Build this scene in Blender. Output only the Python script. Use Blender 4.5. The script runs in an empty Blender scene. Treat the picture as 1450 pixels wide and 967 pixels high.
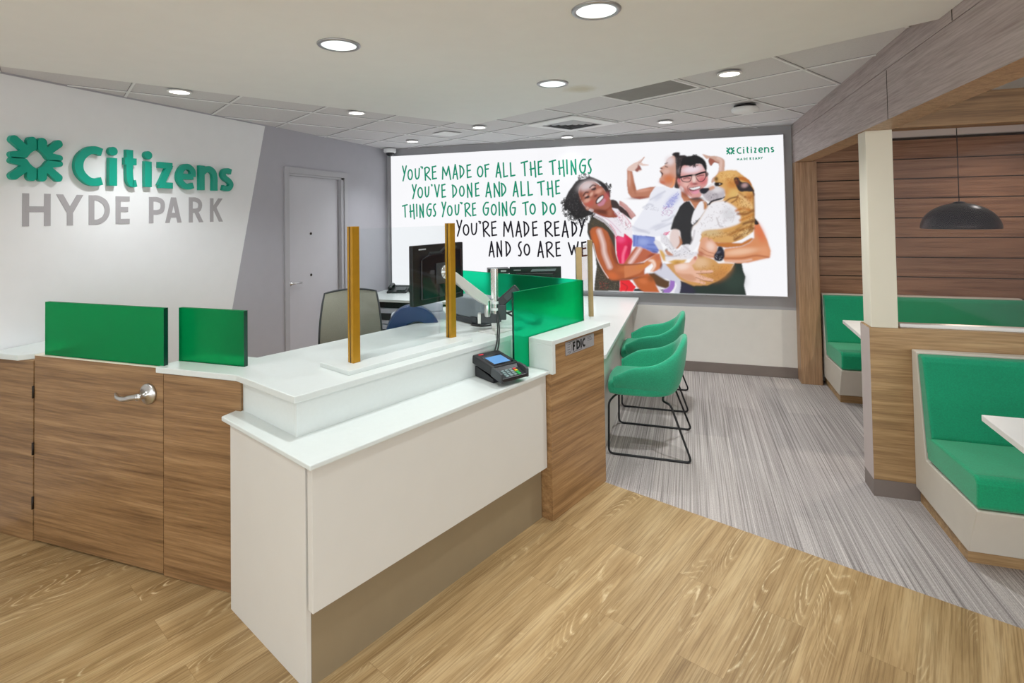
import bpy, bmesh, math, random
import numpy as np
from mathutils import Matrix, Vector, Euler

S = bpy.context.scene
COL = S.collection
PI = math.pi

# ------------------------------------------------------------------ camera, world, exposure
cam_data = bpy.data.cameras.new('camera')
cam = bpy.data.objects.new('camera', cam_data)
COL.objects.link(cam)
S.camera = cam
cam_data.sensor_width = 36.0
cam_data.lens = 36.0 * 757.489 / 1450.0
cam_data.shift_y = -(483.5 - 284.704) / 1450.0
cam_data.clip_start = 0.05
yaw, pitch, roll = (math.radians(a) for a in (18.28755, 1.31948, -0.92327))
fw = Vector((-math.sin(yaw) * math.cos(pitch), math.cos(yaw) * math.cos(pitch), math.sin(pitch)))
rt = Vector((math.cos(yaw), math.sin(yaw), 0))
up = rt.cross(fw)
r2 = math.cos(roll) * rt + math.sin(roll) * up
u2 = -math.sin(roll) * rt + math.cos(roll) * up
cam.matrix_world = Matrix(((r2.x, u2.x, -fw.x, 0), (r2.y, u2.y, -fw.y, 0), (r2.z, u2.z, -fw.z, 1.7), (0, 0, 0, 1)))

W = bpy.data.worlds.new('world')
S.world = W
W.use_nodes = True
W.node_tree.nodes['Background'].inputs[0].default_value = (0.93, 0.98, 1.0, 1)
W.node_tree.nodes['Background'].inputs[1].default_value = 2.6
S.view_settings.view_transform = 'Standard'
S.view_settings.look = 'None'
S.view_settings.exposure = 0.0
S.view_settings.gamma = 1.0
S.view_settings.use_curve_mapping = False
BIG_CAN, SMALL_CAN, BOOTH_LAMP, BACK_CAN = 44.0, 58.0, 32.0, 50.0     # watts of the downlights
POSTER_GLOW = 0.97

POSTER_BOX = (-3.5867, .9182, .8231, 2.4503)
SOFFIT_APEX = (-1.759, 4.303)
VENT, RET = (-1.032, 4.967), (-.306, 3.743)
STAIN, PLATE = (-.626, 3.318), (-2.36, 5.04)
POSTER_ITEMS = [["p",[205,165,148],4.0,1,1,[3944,1282,3950,1381,3935,1409,3897,1432,3846,1444,3801,1447,3736,1469,3742,1454,3774,1417,3800,1423,3793,1388,3805,1353,3817,1339,3831,1359,3851,1375,3889,1360,3890,1295,3867,1247,3821,1201,3826,1159,3918,1232]],["p",[150,70,52],4.0,0.85,1,[3800,1423,3793,1385,3814,1342,3834,1362,3854,1375,3889,1362,3892,1373,3857,1392,3832,1414]],["s",[235,205,195],12.0,0.7,8.3,[3884,1419,3915,1390,3906,1294]],["p",[36,50,44],4.0,1,0,[4089,333,4102,246,4122,190,4106,102,4125,0,3466,-14,3481,135,3614,106,3753,109,3891,177,3983,260,4022,332]],["p",[46,44,64],12.0,1,0,[3466,-18,3481,127,3575,96,3628,41,3627,-13]],["b",[52,70,60],107.3,107.3,0,0.6,4010,148],["p",[205,205,220],4.0,0.9,1,[3210,221,3290,301,3339,314,3421,228,3484,130,3469,0,3422,-1,3371,134,3287,163]],["p",[62,56,46],4.0,1,0,[2505,755,2505,624,2559,493,2585,379,2595,266,2571,103,2561,-3,2847,6,2850,158,2841,302,2807,398,2808,639,2766,720,2654,769]],["p",[66,60,48],4.0,1,1,[2563,853,2533,795,2511,729,2504,637,2582,692,2685,691,2799,632,2758,720,2687,793,2615,845]],["p",[60,46,44],4.0,1,1,[2760,1007,2821,1002,2856,958,2897,877,2876,863,2833,893,2762,927]],["p",[58,38,40],4.0,1,1,[2868,943,2924,899,2959,873,2993,790,2951,812,2881,867,2867,885]],["d",[125,110,90],140,3.6,0.6,[2591,266,2643,234,2738,123,2833,109,2831,13,2570,5]],["d",[170,60,50],30,4.0,0.6,[2624,104,2721,106,2720,18,2623,15]],["d",[120,95,60],40,3.2,0.5,[2563,824,2686,778,2743,705,2539,721]],["p",[222,20,82],4.0,1,0,[2742,752,2789,687,2812,631,2814,518,2819,398,2843,298,2920,299,2966,407,2996,551,2981,606,2893,703,2815,768]],["p",[200,25,90],8,1,1,[2750,744,2804,647,2811,599,2907,623,2861,687]],["b",[242,85,135],50.3,41.9,0,0.8,2867,575],["s",[255,120,155],10.4,0.8,14.25,[2920,487,2891,406,2885,318]],["b",[150,0,50],25.1,92.1,0,0.5,2959,455],["p",[232,32,45],4.0,1,0,[2849,130,2952,132,3021,54,2989,6,2843,1]],["s",[150,15,30],6.4,0.6,5.85,[2873,94,2927,56,2910,7]],["p",[28,28,32],4.0,1,0,[3005,34,3083,44,3113,10,2989,6]],["p",[238,230,238],4.0,1,0,[2567,875,2567,846,2629,827,2701,793,2758,741,2807,676,2828,618,2899,596,2923,761,2893,834,2841,907,2771,923,2835,819,2774,810,2702,815,2629,845]],["p",[240,234,240],4.0,1,0,[2866,864,2922,819,2971,776,3001,711,2993,625,2981,581,2946,610,2919,632,2876,647,2857,741]],["d",[205,40,90],30,4.0,0.7,[2833,893,2890,863,2902,762,2831,806]],["d",[190,60,100],26,4.0,0.75,[2922,791,2984,718,2976,682,2920,726]],["d",[110,110,110],26,3.2,0.6,[2879,798,2935,740,2962,668,2884,690]],["d",[120,115,125],24,3.2,0.5,[2803,806,2874,791,2873,719,2816,741]],["p",[196,142,138],4.0,1,1,[2862,998,2911,971,2953,934,3032,838,3014,818,2986,801,2945,873,2882,936,2861,950]],["s",[225,185,180],12.0,0.5,7.55,[2897,971,2960,905,3008,840]],["p",[36,31,34],4.0,1,1,[2563,846,2519,839,2481,821,2414,811,2354,827,2309,879,2265,925,2243,978,2259,1045,2291,1111,2330,1162,2392,1235,2475,1254,2549,1272,2622,1242,2680,1210,2730,1157,2758,1098,2764,1040,2742,1033,2721,1070,2686,1137,2622,1205,2548,1222,2474,1210,2428,1167,2412,1108,2426,1041,2469,943,2520,898,2571,883]],["h",[30,26,30],[2416,915],173.4,230,1.2,11],["h",[34,28,32],[2281,977],71.6,90,1.2,12],["h",[34,28,32],[2723,1128],64.1,60,1.0,13],["h",[40,34,38],[2474,1232],75.4,60,1.0,14],["h",[24,20,24],[2340,916],113.1,200,1.0,21],["h",[24,20,24],[2415,878],98.0,160,1.0,22],["d",[20,16,20],160,4.8,0.7,[2267,1052,2361,1176,2490,1254,2622,1242,2737,1128,2694,1159,2548,1229,2413,1175,2396,1049,2453,914,2391,826,2302,887]],["d",[120,112,118],70,2.8,0.45,[2275,1052,2397,1138,2416,944,2392,841,2272,917]],["p",[150,72,50],4.0,1,1,[2520,928,2586,868,2702,818,2839,819,2783,908,2763,967,2690,939]],["p",[168,98,78],4.0,1,1,[2428,1170,2489,1215,2563,1223,2622,1194,2686,1137,2729,1070,2764,1011,2762,949,2718,909,2645,896,2572,905,2520,928,2469,958,2433,1026,2408,1101]],["b",[214,200,202],101.8,52.8,-22,0.95,2503,1176],["b",[196,80,70],60.3,41.5,-20,0.6,2529,979],["b",[196,86,92],33.9,56.5,20,0.7,2717,1041],["b",[228,170,150],45.2,26.4,-25,0.7,2635,1109],["b",[222,170,150],41.5,22.6,-25,0.75,2503,1009],["b",[120,50,30],21.1,67.9,0,0.55,2434,1063],["b",[88,36,22],98.0,28.6,12,0.8,2659,881],["b",[190,120,95],30.2,37.7,0,0.5,2753,865],["s",[60,30,28],5.6,0.85,7.55,[2460,1062,2486,1098,2516,1101]],["s",[60,30,28],5.6,0.85,7.55,[2538,1152,2570,1179,2603,1172]],["p",[60,36,36],4.0,1,1,[2470,1032,2501,1057,2530,1064,2530,1042,2500,1031]],["p",[60,36,36],4.0,1,1,[2550,1126,2569,1144,2602,1154,2606,1132,2576,1118]],["b",[225,190,180],19.6,10.6,-30,0.7,2493,1065],["b",[225,190,180],19.6,9.0,-25,0.7,2565,1155],["b",[226,175,155],16.6,30.2,35,0.8,2553,1078],["b",[110,40,35],25.6,16.6,-30,0.85,2600,1058],["p",[58,14,20],4.0,1,1,[2597,989,2618,1032,2656,1061,2685,1067,2690,1034,2654,991,2613,966]],["p",[240,236,238],4.0,1,1,[2612,991,2633,1025,2677,1056,2680,1034,2647,999,2621,981]],["p",[196,128,146],5.6,1,1,[2617,964,2654,984,2691,1027,2711,1004,2683,954,2639,942]],["b",[205,140,120],18.1,25.6,-40,0.8,2505,921],["p",[236,222,225],4.0,0.5,1,[2528,920,2572,905,2568,883,2542,883]],["p",[52,46,48],4.0,1,1,[3434,1460,3430,1486,3462,1502,3502,1493,3502,1468,3575,1458,3586,1363,3525,1309,3510,1219,3494,1114,3454,1119,3441,1137,3449,1228,3431,1313,3447,1404]],["d",[110,100,100],26,2.8,0.5,[3448,1446,3548,1449,3499,1332,3483,1248]],["p",[208,160,142],4.0,1,1,[3451,1460,3407,1454,3373,1422,3351,1373,3301,1341,3311,1324,3295,1308,3320,1275,3307,1240,3290,1223,3299,1184,3340,1154,3400,1124,3441,1137,3464,1263,3460,1404]],["b",[228,214,216],49.0,52.8,0,0.9,3403,1413],["b",[208,112,58],67.9,60.3,0,0.85,3388,1216],["b",[190,80,40],37.7,19.6,20,0.6,3320,1183],["b",[225,190,180],37.7,30.2,0,0.6,3363,1302],["s",[235,150,90],8,0.8,8.3,[3442,1214,3435,1165,3407,1131]],["p",[70,22,18],4.0,1,1,[3299,1308,3327,1286,3330,1268,3309,1240,3316,1268]],["s",[60,40,40],4.8,0.7,5.3,[3353,1384,3379,1393]],["s",[60,40,40],4.8,0.8,5.3,[3356,1355,3378,1347]],["b",[80,30,25],15.1,7.5,10,0.8,3315,1336],["p",[188,124,98],4.8,1,0,[2953,1340,2947,1167,2956,1080,2990,1029,3081,1008,3179,1025,3201,1073,3254,1143,3188,1138,3098,1120,3048,1106,3029,1193,3007,1320]],["b",[215,165,145],16.6,90.5,0,0.8,2974,1238],["b",[222,160,138],82.9,18.1,-6,0.7,3118,1104],["b",[140,60,50],105.5,16.6,-2,0.7,3075,1023],["b",[150,85,55],16.6,67.9,-10,0.5,3024,1136],["p",[228,200,190],4.0,1,0,[2951,1347,2969,1368,3019,1402,3069,1421,3112,1448,3141,1473,3144,1461,3104,1411,3124,1394,3181,1382,3183,1371,3117,1371,3082,1385,3096,1348,3110,1326,3091,1316,3060,1305,3035,1322,3004,1318,2953,1329]],["p",[138,66,58],4.8,0.9,0,[3068,1393,3096,1363,3110,1326,3081,1328,3060,1305,3035,1324,3046,1343,3064,1357]],["s",[170,110,95],4.0,0.7,3.0,[3077,1403,3104,1420,3136,1465]],["p",[234,235,244],5.6,1,0,[3247,1142,3333,1140,3413,1115,3487,1113,3510,1093,3540,963,3489,911,3434,828,3405,737,3362,611,3225,604,3122,619,3017,619,2990,683,3020,755,3092,861,3178,995,3201,1066]],["s",[192,194,208],12.0,0.8,6.05,[3192,1002,3262,1040,3345,1087]],["s",[192,194,208],12.0,0.8,6.05,[3240,675,3323,710,3412,748]],["s",[192,194,208],12.0,0.8,6.05,[3311,766,3379,787,3434,828]],["s",[192,194,208],12.0,0.8,6.05,[2998,712,3088,669,3171,640]],["s",[192,194,208],12.0,0.8,6.05,[3114,918,3178,953,3219,938]],["b",[176,180,226],90.5,45.2,-45,0.75,3424,990],["d",[120,125,205],150,4.0,0.6,[3480,1087,3492,1037,3423,927,3327,879,3328,935]],["d",[165,70,150],70,4.0,0.6,[3328,928,3436,926,3448,870,3380,822,3298,823]],["d",[150,150,165],60,3.2,0.5,[3150,953,3273,915,3286,873,3121,897]],["d",[225,80,130],40,4.8,0.7,[3322,645,3390,659,3362,616,3321,620]],["p",[232,150,150],4.0,0.35,1,[3510,1093,3523,1092,3547,980,3537,959]],["p",[124,140,208],4.8,1,0,[2995,625,3031,619,3136,611,3228,596,3244,525,3278,454,3252,424,3201,424,3126,464,3022,494,2995,492]],["s",[76,92,172],8,0.7,5.3,[3017,610,3008,510]],["s",[76,92,172],8,0.7,5.3,[3052,603,3043,531]],["s",[76,92,172],8,0.7,5.3,[3154,517,3251,511]],["s",[76,92,172],8,0.7,5.3,[3147,475,3263,461]],["s",[76,92,172],8,0.7,5.3,[3142,603,3225,592]],["b",[165,180,230],60.3,37.7,0,0.6,3106,546],["b",[60,66,130],37.7,16.6,20,0.6,3222,440],["p",[186,98,68],5.6,1,0,[3028,495,3129,469,3214,425,3260,416,3186,381,3102,328,3008,302,2907,295,2882,288,2927,353,2986,443]],["s",[244,212,206],17.6,0.9,18.4,[3070,469,3022,398,2964,315]],["b",[140,50,30],53.6,20.1,-25,0.7,3195,400],["p",[92,64,40],6.4,1,0,[3148,204,3216,212,3335,139,3374,128,3370,65,3333,44,3249,68,3189,111]],["p",[190,98,48],6.4,1,0,[2979,137,3068,184,3148,210,3202,155,3237,74,3275,-3,3113,-5,3034,50]],["b",[215,120,70],53.6,33.5,20,0.6,3097,121],["b",[110,66,30],40.2,46.9,40,0.6,3190,161],["p",[156,112,192],4.0,1,0,[3380,137,3425,129,3430,79,3399,23,3368,0,3296,-2,3285,35,3339,45,3370,72]],["p",[240,238,244],4.0,1,0,[3431,122,3446,83,3413,1,3377,0,3414,48,3427,86]],["p",[225,222,228],4.0,1,0,[3243,65,3279,54,3309,20,3308,-2,3275,7]],["d",[50,45,80],16,4.8,0.7,[3273,44,3315,33,3308,1,3284,7]],["p",[178,92,50],5.6,1,0,[2525,660,2550,697,2604,715,2669,700,2724,655,2763,558,2800,438,2830,318,2853,303,2963,303,3119,321,3116,187,2960,132,2849,124,2762,122,2718,147,2660,242,2597,379,2577,518,2544,575]],["b",[206,104,46],33.5,92.1,-8,0.7,2589,575],["b",[214,108,56],67.0,41.9,20,0.7,2771,172],["b",[204,116,64],125.6,33.5,-6,0.7,2947,247],["s",[236,208,202],20.8,0.9,21.8,[2631,664,2673,526,2687,413,2741,268]],["s",[250,232,225],5.6,0.8,3.75,[2563,526,2597,379,2660,242,2722,147]],["b",[120,46,26],21.8,108.9,-14,0.75,2787,397],["b",[120,60,30],150.8,15.1,-8,0.7,2960,144],["p",[206,124,78],4.8,1,0,[2901,289,3095,311,3189,381,3229,410,3275,421,3293,357,3301,301,3277,257,3210,221,3176,230,3211,281,3197,321,3131,267,3056,202,2898,148]],["p",[246,216,200],7.2,1,1,[3151,343,3207,356,3236,306,3226,268,3191,221,3174,230,3210,278,3194,321]],["b",[190,100,80],33.5,40.2,0,0.6,3256,382],["b",[210,130,55],100.5,26.8,-20,0.6,3101,285],["b",[110,50,40],14.7,40.2,10,0.7,3290,288],["p",[36,35,39],4.8,1,0,[3505,931,3567,984,3621,928,3665,879,3749,974,3793,925,3753,753,3659,601,3602,514,3501,514,3488,665,3393,675,3428,796]],["p",[192,124,90],4.8,1,0,[3513,1086,3556,1057,3601,1007,3706,1004,3770,954,3729,879,3651,887,3600,979,3540,973,3512,1023]],["p",[36,35,39],4.0,1,0,[3540,963,3594,979,3644,877,3617,839,3464,842,3493,918]],["b",[120,60,40],45.2,37.7,30,0.7,3556,1057],["b",[90,50,40],67.9,22.6,0,0.7,3679,984],["p",[216,156,150],4.8,1,1,[3505,1331,3536,1359,3609,1353,3688,1369,3733,1349,3765,1293,3784,1250,3774,1154,3734,1100,3710,1025,3666,997,3621,1006,3582,1042,3550,1092,3524,1127,3486,1160,3475,1199,3486,1220,3506,1216]],["b",[238,222,230],113.1,41.5,-5,0.95,3628,1312],["b",[206,96,106],45.2,45.2,0,0.75,3730,1190],["b",[236,190,180],33.9,37.7,-20,0.7,3564,1154],["b",[178,92,70],27.1,52.8,-30,0.7,3559,1077],["b",[200,60,80],15.1,25.6,-10,0.6,3493,1198],["p",[30,29,32],4.0,1,1,[3504,1212,3498,1303,3517,1373,3537,1435,3584,1454,3624,1457,3657,1466,3716,1440,3754,1404,3774,1348,3769,1279,3755,1300,3733,1343,3714,1364,3675,1369,3609,1351,3549,1359,3520,1324]],["h",[30,28,32],[3643,1402],64.1,50,1.0,15],["p",[34,30,34],4.0,0.8,1,[3764,1279,3790,1264,3784,1237,3763,1231]],["s",[34,30,38],3.2,0.9,4.15,[3514,1233,3560,1237,3606,1243,3622,1232,3608,1194,3585,1180,3539,1186,3519,1205,3514,1233]],["s",[34,30,38],3.2,0.9,4.15,[3659,1245,3712,1269,3754,1278,3763,1237,3739,1190,3697,1181,3671,1213,3659,1245]],["s",[26,24,30],4.0,1,9.8,[3510,1234,3560,1242,3613,1249,3659,1252,3712,1269,3758,1279]],["s",[110,50,60],4.8,0.8,6.05,[3539,1216,3573,1224,3602,1219]],["s",[110,50,60],4.8,0.8,6.05,[3678,1237,3711,1245,3741,1247]],["b",[240,214,206],19.6,45.2,0,0.9,3644,1207],["b",[140,56,62],33.2,15.1,0,0.8,3650,1158],["b",[205,110,110],18.1,22.6,0,0.5,3617,1156],["p",[112,34,44],4.0,1,1,[3589,1115,3636,1123,3704,1134,3708,1115,3688,1081,3661,1062,3628,1062,3603,1083]],["p",[244,244,246],4.0,1,1,[3598,1115,3643,1118,3702,1130,3699,1114,3669,1101,3623,1098]],["p",[226,150,168],5.6,1,1,[3603,1085,3635,1081,3688,1096,3698,1080,3674,1053,3635,1053]],["s",[170,90,90],6.4,0.7,3.75,[3577,1133,3584,1091,3615,1041]],["b",[66,46,44],64.1,15.1,-4,0.9,3660,1002],["p",[228,208,204],6.4,1,1,[3406,669,3477,669,3493,590,3485,507,3441,470,3383,557]],["p",[176,110,70],5.6,1,1,[3480,615,3510,536,3465,478,3449,478,3482,532]],["p",[216,142,96],5.6,1,0,[4209,756,4253,756,4294,660,4335,565,4362,455,4354,388,4272,366,4148,333,4059,327,3925,343,3904,387,3928,476,3989,485,4093,500,4167,537,4213,589]],["b",[240,196,164],169.8,35.8,-8,0.85,4077,445],["b",[222,110,70],44.7,107.3,-20,0.7,4265,645],["b",[230,160,120],53.6,62.6,0,0.6,4303,447],["s",[160,84,50],9.6,0.7,7.15,[3934,376,4090,380,4223,407,4338,392]],["s",[232,190,170],9.6,0.8,9.85,[3940,347,4089,349,4178,366]],["p",[40,34,36],4.0,1,1,[4209,791,4231,783,4259,733,4237,721,4208,734]],["p",[216,164,96],4.8,1,0,[3870,1240,3898,1274,3984,1290,4061,1283,4121,1231,4181,1179,4222,1087,4222,964,4221,791,4210,701,4167,636,4090,570,3982,528,3700,545,3620,570,3614,638,3623,705,3673,756,3772,915,3805,965,3922,979,3947,1037,3849,1165,3842,1207]],["p",[214,164,98],4.8,1,0,[3710,598,3825,585,3915,545,4020,549,4110,581,4207,653,4216,740,3706,745]],["p",[192,116,50],5.6,1,0,[3813,545,3915,539,4094,537,4183,589,4212,581,4167,537,4093,500,3944,483,3846,499]],["p",[238,236,240],8,1,1,[3772,913,3828,964,3930,970,4022,918,4066,868,4088,801,4079,743,3986,703,3876,679,3742,662,3669,604,3620,570,3612,638,3623,705,3673,756]],["b",[205,204,208],64.5,73.7,0,0.7,3973,836],["s",[170,160,160],8,0.7,5.55,[3860,796,3885,712,3916,703]],["b",[205,190,150],110.6,36.9,0,0.6,3805,637],["s",[190,112,40],11.2,0.88,13.8,[4051,868,4113,892,4173,874]],["s",[140,84,36],11.2,0.88,13.8,[4066,835,4142,833,4203,865]],["s",[196,128,56],11.2,0.88,13.8,[4087,768,4141,792,4202,824]],["s",[120,76,36],11.2,0.88,13.8,[4047,677,4124,735,4208,759]],["s",[170,112,48],11.2,0.88,13.8,[3984,620,4077,669,4184,701]],["s",[130,80,36],11.2,0.88,13.8,[4029,570,4137,636,4206,685]],["s",[232,190,130],11.2,0.88,13.8,[4070,1033,4145,982,4196,898]],["s",[205,150,80],11.2,0.88,13.8,[3938,653,4016,678,4093,718]],["b",[236,200,140],46.1,64.5,0,0.6,4129,949],["b",[190,112,50],36.9,55.3,0,0.6,4176,1006],["b",[232,198,140],55.3,36.9,-30,0.6,4137,636],["b",[232,190,120],92.2,46.1,-10,0.7,3967,1236],["b",[196,112,40],55.3,55.3,0,0.6,4019,1135],["b",[206,122,50],46.1,27.6,0,0.7,3979,1061],["b",[226,196,120],55.3,46.1,0,0.6,4017,1051],["s",[96,56,30],7.2,0.8,7.35,[3945,962,3993,994,4055,1009]],["s",[120,70,36],7.2,0.8,6.45,[4007,952,4054,984,4070,1025]],["p",[190,182,188],6.4,1,1,[3698,1086,3752,1108,3840,1123,3933,1095,3941,1020,3899,986,3812,963,3773,972,3731,1025]],["d",[90,86,96],70,3.2,0.6,[3743,1050,3870,1055,3892,996,3789,973]],["b",[232,228,230],55.3,33.2,0,0.7,3870,1089],["s",[232,226,228],5.6,0.9,7.35,[3745,1111,3793,1133,3845,1165]],["p",[205,140,100],6.4,0.8,1,[3780,1108,3832,1136,3847,1106,3799,1083]],["p",[34,34,44],4.0,1,1,[3696,1084,3713,1109,3784,1112,3790,1085,3751,1052,3715,1055]],["s",[46,40,48],6.4,1,8.3,[3788,940,3820,971,3907,996]],["p",[34,26,26],4.8,1,1,[3842,1149,3860,1169,3927,1156,3910,1134,3863,1123]],["b",[70,44,26],20.3,24.0,0,0.8,3865,1202],["b",[236,220,200],7.4,5.5,0,0.9,3897,1148],["p",[188,112,50],4.0,1,1,[4059,1208,4121,1216,4180,1175,4202,1120,4150,1163,4097,1186]],["p",[52,44,46],4.0,1,1,[4035,1201,4075,1211,4104,1165,4172,1150,4222,1075,4215,1061,4147,1063,4087,1066,4057,1117]],["b",[196,160,160],31.3,24.0,-15,0.85,4135,1127],["b",[120,60,36],22.1,36.9,-20,0.7,4058,1166],["p",[64,48,44],4.0,1,1,[4212,1087,4227,1037,4219,1013,4209,1046]],["p",[240,238,242],4.0,1,1,[3701,967,3749,966,3765,906,3732,856,3698,806,3665,773,3624,729,3608,757,3626,841,3660,908]],["p",[186,120,60],6.4,1,1,[3729,970,3758,957,3765,902,3735,882,3736,932]],["d",[70,64,70],12,4.0,0.7,[3617,756,3665,781,3673,764,3632,731]],["p",[240,238,242],4.8,1,0,[3705,721,3701,590,3662,500,3614,442,3567,437,3588,507,3637,606,3609,606,3606,647,3635,713]],["p",[206,152,88],5.6,1,0,[3660,426,3827,362,3864,326,4018,323,3983,256,3922,190,3860,144,3752,93,3613,85,3489,135,3412,216,3334,307,3422,324,3580,326,3659,377]],["b",[232,196,160],89.4,62.6,0,0.7,3689,328],["b",[190,120,56],107.3,62.6,-30,0.6,3877,209],["b",[222,150,70],62.6,53.6,0,0.5,3939,291],["p",[226,224,230],5.6,1,0,[3292,640,3340,598,3379,540,3425,457,3472,457,3545,520,3584,520,3567,442,3652,442,3660,418,3588,368,3510,367,3463,383,3335,382,3328,406,3416,407,3369,473,3330,515,3290,548]],["p",[226,224,230],5.6,1,0,[3217,545,3242,570,3287,545,3318,458,3347,401,3389,396,3340,351,3310,382,3276,451]],["p",[214,164,70],7.2,0.95,0,[3270,464,3306,451,3341,395,3334,351,3387,321,3482,291,3530,323,3554,366,3495,360,3424,359,3376,339,3315,339,3287,401]],["p",[232,228,232],7.2,1,1,[3341,395,3377,383,3472,403,3555,416,3590,385,3531,360,3436,365,3376,346,3340,358]],["b",[170,110,30],33.5,20.1,0,0.6,3459,322],["b",[60,40,40],16.1,20.1,30,0.7,3348,458],["p",[190,120,84],5.6,0.9,1,[3336,458,3372,445,3419,402,3377,396,3347,414]],["p",[232,182,156],4.8,1,0,[3421,299,3580,326,3598,355,3632,397,3659,389,3638,327,3601,298,3632,244,3710,247,3803,252,3815,234,3786,222,3655,211,3754,173,3815,156,3803,133,3723,141,3650,147,3742,119,3722,102,3630,122,3552,137,3482,177,3436,225]],["p",[200,140,105],8,0.7,1,[3436,225,3499,210,3600,204,3646,147,3575,133,3486,172]],["b",[246,222,210],71.5,35.8,-10,0.8,3508,284],["b",[190,90,90],16.1,23.2,20,0.7,3639,376],["s",[140,84,60],4.8,0.7,3.6,[3647,214,3725,218,3801,224]],["s",[140,84,60],4.8,0.7,3.6,[3639,172,3723,141,3799,132]],["p",[222,162,130],4.8,1,0,[3694,557,3718,590,3753,598,3809,573,3861,500,3850,371,3759,379,3675,410,3667,459]],["b",[244,214,200],44.7,53.6,-20,0.8,3792,500],["b",[160,70,40],35.8,35.8,0,0.6,3691,418],["s",[170,96,66],5.6,0.7,3.6,[3700,483,3760,443,3821,427]],["s",[170,96,66],5.6,0.7,3.6,[3683,442,3744,410,3820,391]],["p",[34,34,50],5,1,1,[3868,496,3902,494,3924,452,3926,396,3899,351,3857,346,3827,362,3825,411,3852,452]],["b",[100,100,116],23.2,12.5,-30,0.8,3867,436],["d",[225,225,235],12,4.0,0.7,[3836,403,3904,404,3896,367,3843,367]],["b",[16,16,26],35.8,32.2,0,0.8,3878,399],["d",[200,192,196],90,7.2,0.55,[3787,906,3930,953,4050,835,4017,719,3751,679,3646,638]],["d",[160,104,50],90,7.2,0.55,[4039,1018,4222,1013,4208,734,4095,785]],["d",[140,92,44],70,7.2,0.55,[3969,636,4200,734,4198,652,4044,570]],["d",[190,126,60],50,7.2,0.55,[3898,1264,4106,1239,4057,1117,3927,1171]],["d",[170,120,66],50,7.2,0.55,[3701,621,3985,661,4015,620,3780,570]],["d",[168,112,56],110,5.6,0.45,[3672,287,3984,308,3906,178,3753,101,3668,107]],["s",[168,160,166],9.6,0.6,6.25,[3324,623,3371,565,3425,474]],["s",[168,160,166],9.6,0.6,6.25,[3336,398,3415,391,3479,408]],["s",[168,160,166],9.6,0.6,6.25,[3521,507,3560,474,3582,450]],["s",[168,160,166],9.6,0.6,6.25,[3638,664,3625,598,3600,532]],["d",[120,112,118],60,4.0,0.5,[3308,615,3371,548,3433,457,3560,507,3637,434,3558,384,3367,390]],["s",[120,74,34],12.8,0.7,7.35,[4216,1013,4218,898,4209,783,4168,660]],["s",[150,92,44],12.8,0.6,10.15,[4086,1049,4131,1007,4176,998,4215,1030]],["s",[46,40,44],5.6,0.9,6.0,[3788,940,3820,971,3907,994,3939,1012]],["s",[240,232,240],3.2,1,3.4,[2596,848,2573,825]],["s",[240,232,240],3.2,1,3.4,[2607,842,2585,819]],["s",[240,232,240],3.2,1,3.4,[2619,835,2596,812]],["s",[240,232,240],3.2,1,3.4,[2630,828,2608,805]],["s",[240,232,240],3.2,1,3.4,[2642,821,2620,798]],["s",[240,232,240],3.2,1,3.4,[2654,815,2631,792]],["s",[240,232,240],3.2,1,3.4,[2665,808,2643,785]],["s",[240,232,240],3.2,1,3.4,[2677,801,2654,778]],["s",[240,232,240],3.2,1,3.4,[2688,795,2666,771]],["s",[240,232,240],3.2,1,3.4,[2700,788,2677,765]],["s",[240,232,240],3.2,1,3.4,[2711,781,2689,758]],["s",[240,232,240],3.2,1,3.4,[2721,771,2699,748]],["s",[240,232,240],3.2,1,3.4,[2731,761,2709,737]],["s",[240,232,240],3.2,1,3.4,[2741,750,2719,727]],["s",[240,232,240],3.2,1,3.4,[2751,740,2729,717]],["s",[240,232,240],3.2,1,3.4,[2761,730,2739,707]],["s",[240,232,240],3.2,1,3.4,[2769,719,2747,696]],["s",[240,232,240],3.2,1,3.4,[2778,709,2756,686]],["s",[240,232,240],3.2,1,3.4,[2786,699,2764,676]],["s",[240,232,240],3.2,1,3.4,[2795,689,2773,666]],["s",[240,232,240],3.2,1,3.4,[2803,679,2781,655]],["s",[240,232,240],3.2,1,3.4,[2810,668,2788,645]],["s",[240,232,240],3.2,1,3.4,[2817,658,2795,635]],["s",[240,232,240],3.2,1,3.4,[2824,648,2802,625]],["s",[240,232,240],3.2,1,3.4,[2831,638,2809,615]],["s",[240,232,240],3.2,1,3.4,[2838,628,2816,605]],["s",[206,150,178],6.4,0.7,2.65,[2629,845,2730,793,2801,726,2871,646]],["s",[206,150,178],6.4,0.7,2.65,[2804,864,2853,806,2887,740]],["s",[206,60,110],4.8,0.6,4.5,[2895,849,2943,797,2977,740]],["s",[110,50,28],8,0.6,7.55,[2822,317,2853,294,2963,295,3104,313]],["s",[120,56,28],11.2,0.7,9.2,[2755,566,2792,446,2822,325]],["b",[205,206,220],90.5,22.6,-20,0.8,3269,716],["b",[206,206,220],82.9,19.6,8,0.8,3088,667],["b",[206,208,224],60.3,30.2,-40,0.7,3275,1029],["b",[180,100,84],15.1,45.2,-20,0.6,3504,1128],["s",[120,60,56],6.4,0.6,3.75,[3591,1146,3577,1119,3584,1084]],["p",[34,30,34],6.4,1,1,[3503,1499,3465,1495,3445,1478,3471,1452,3505,1465]]]
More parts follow.
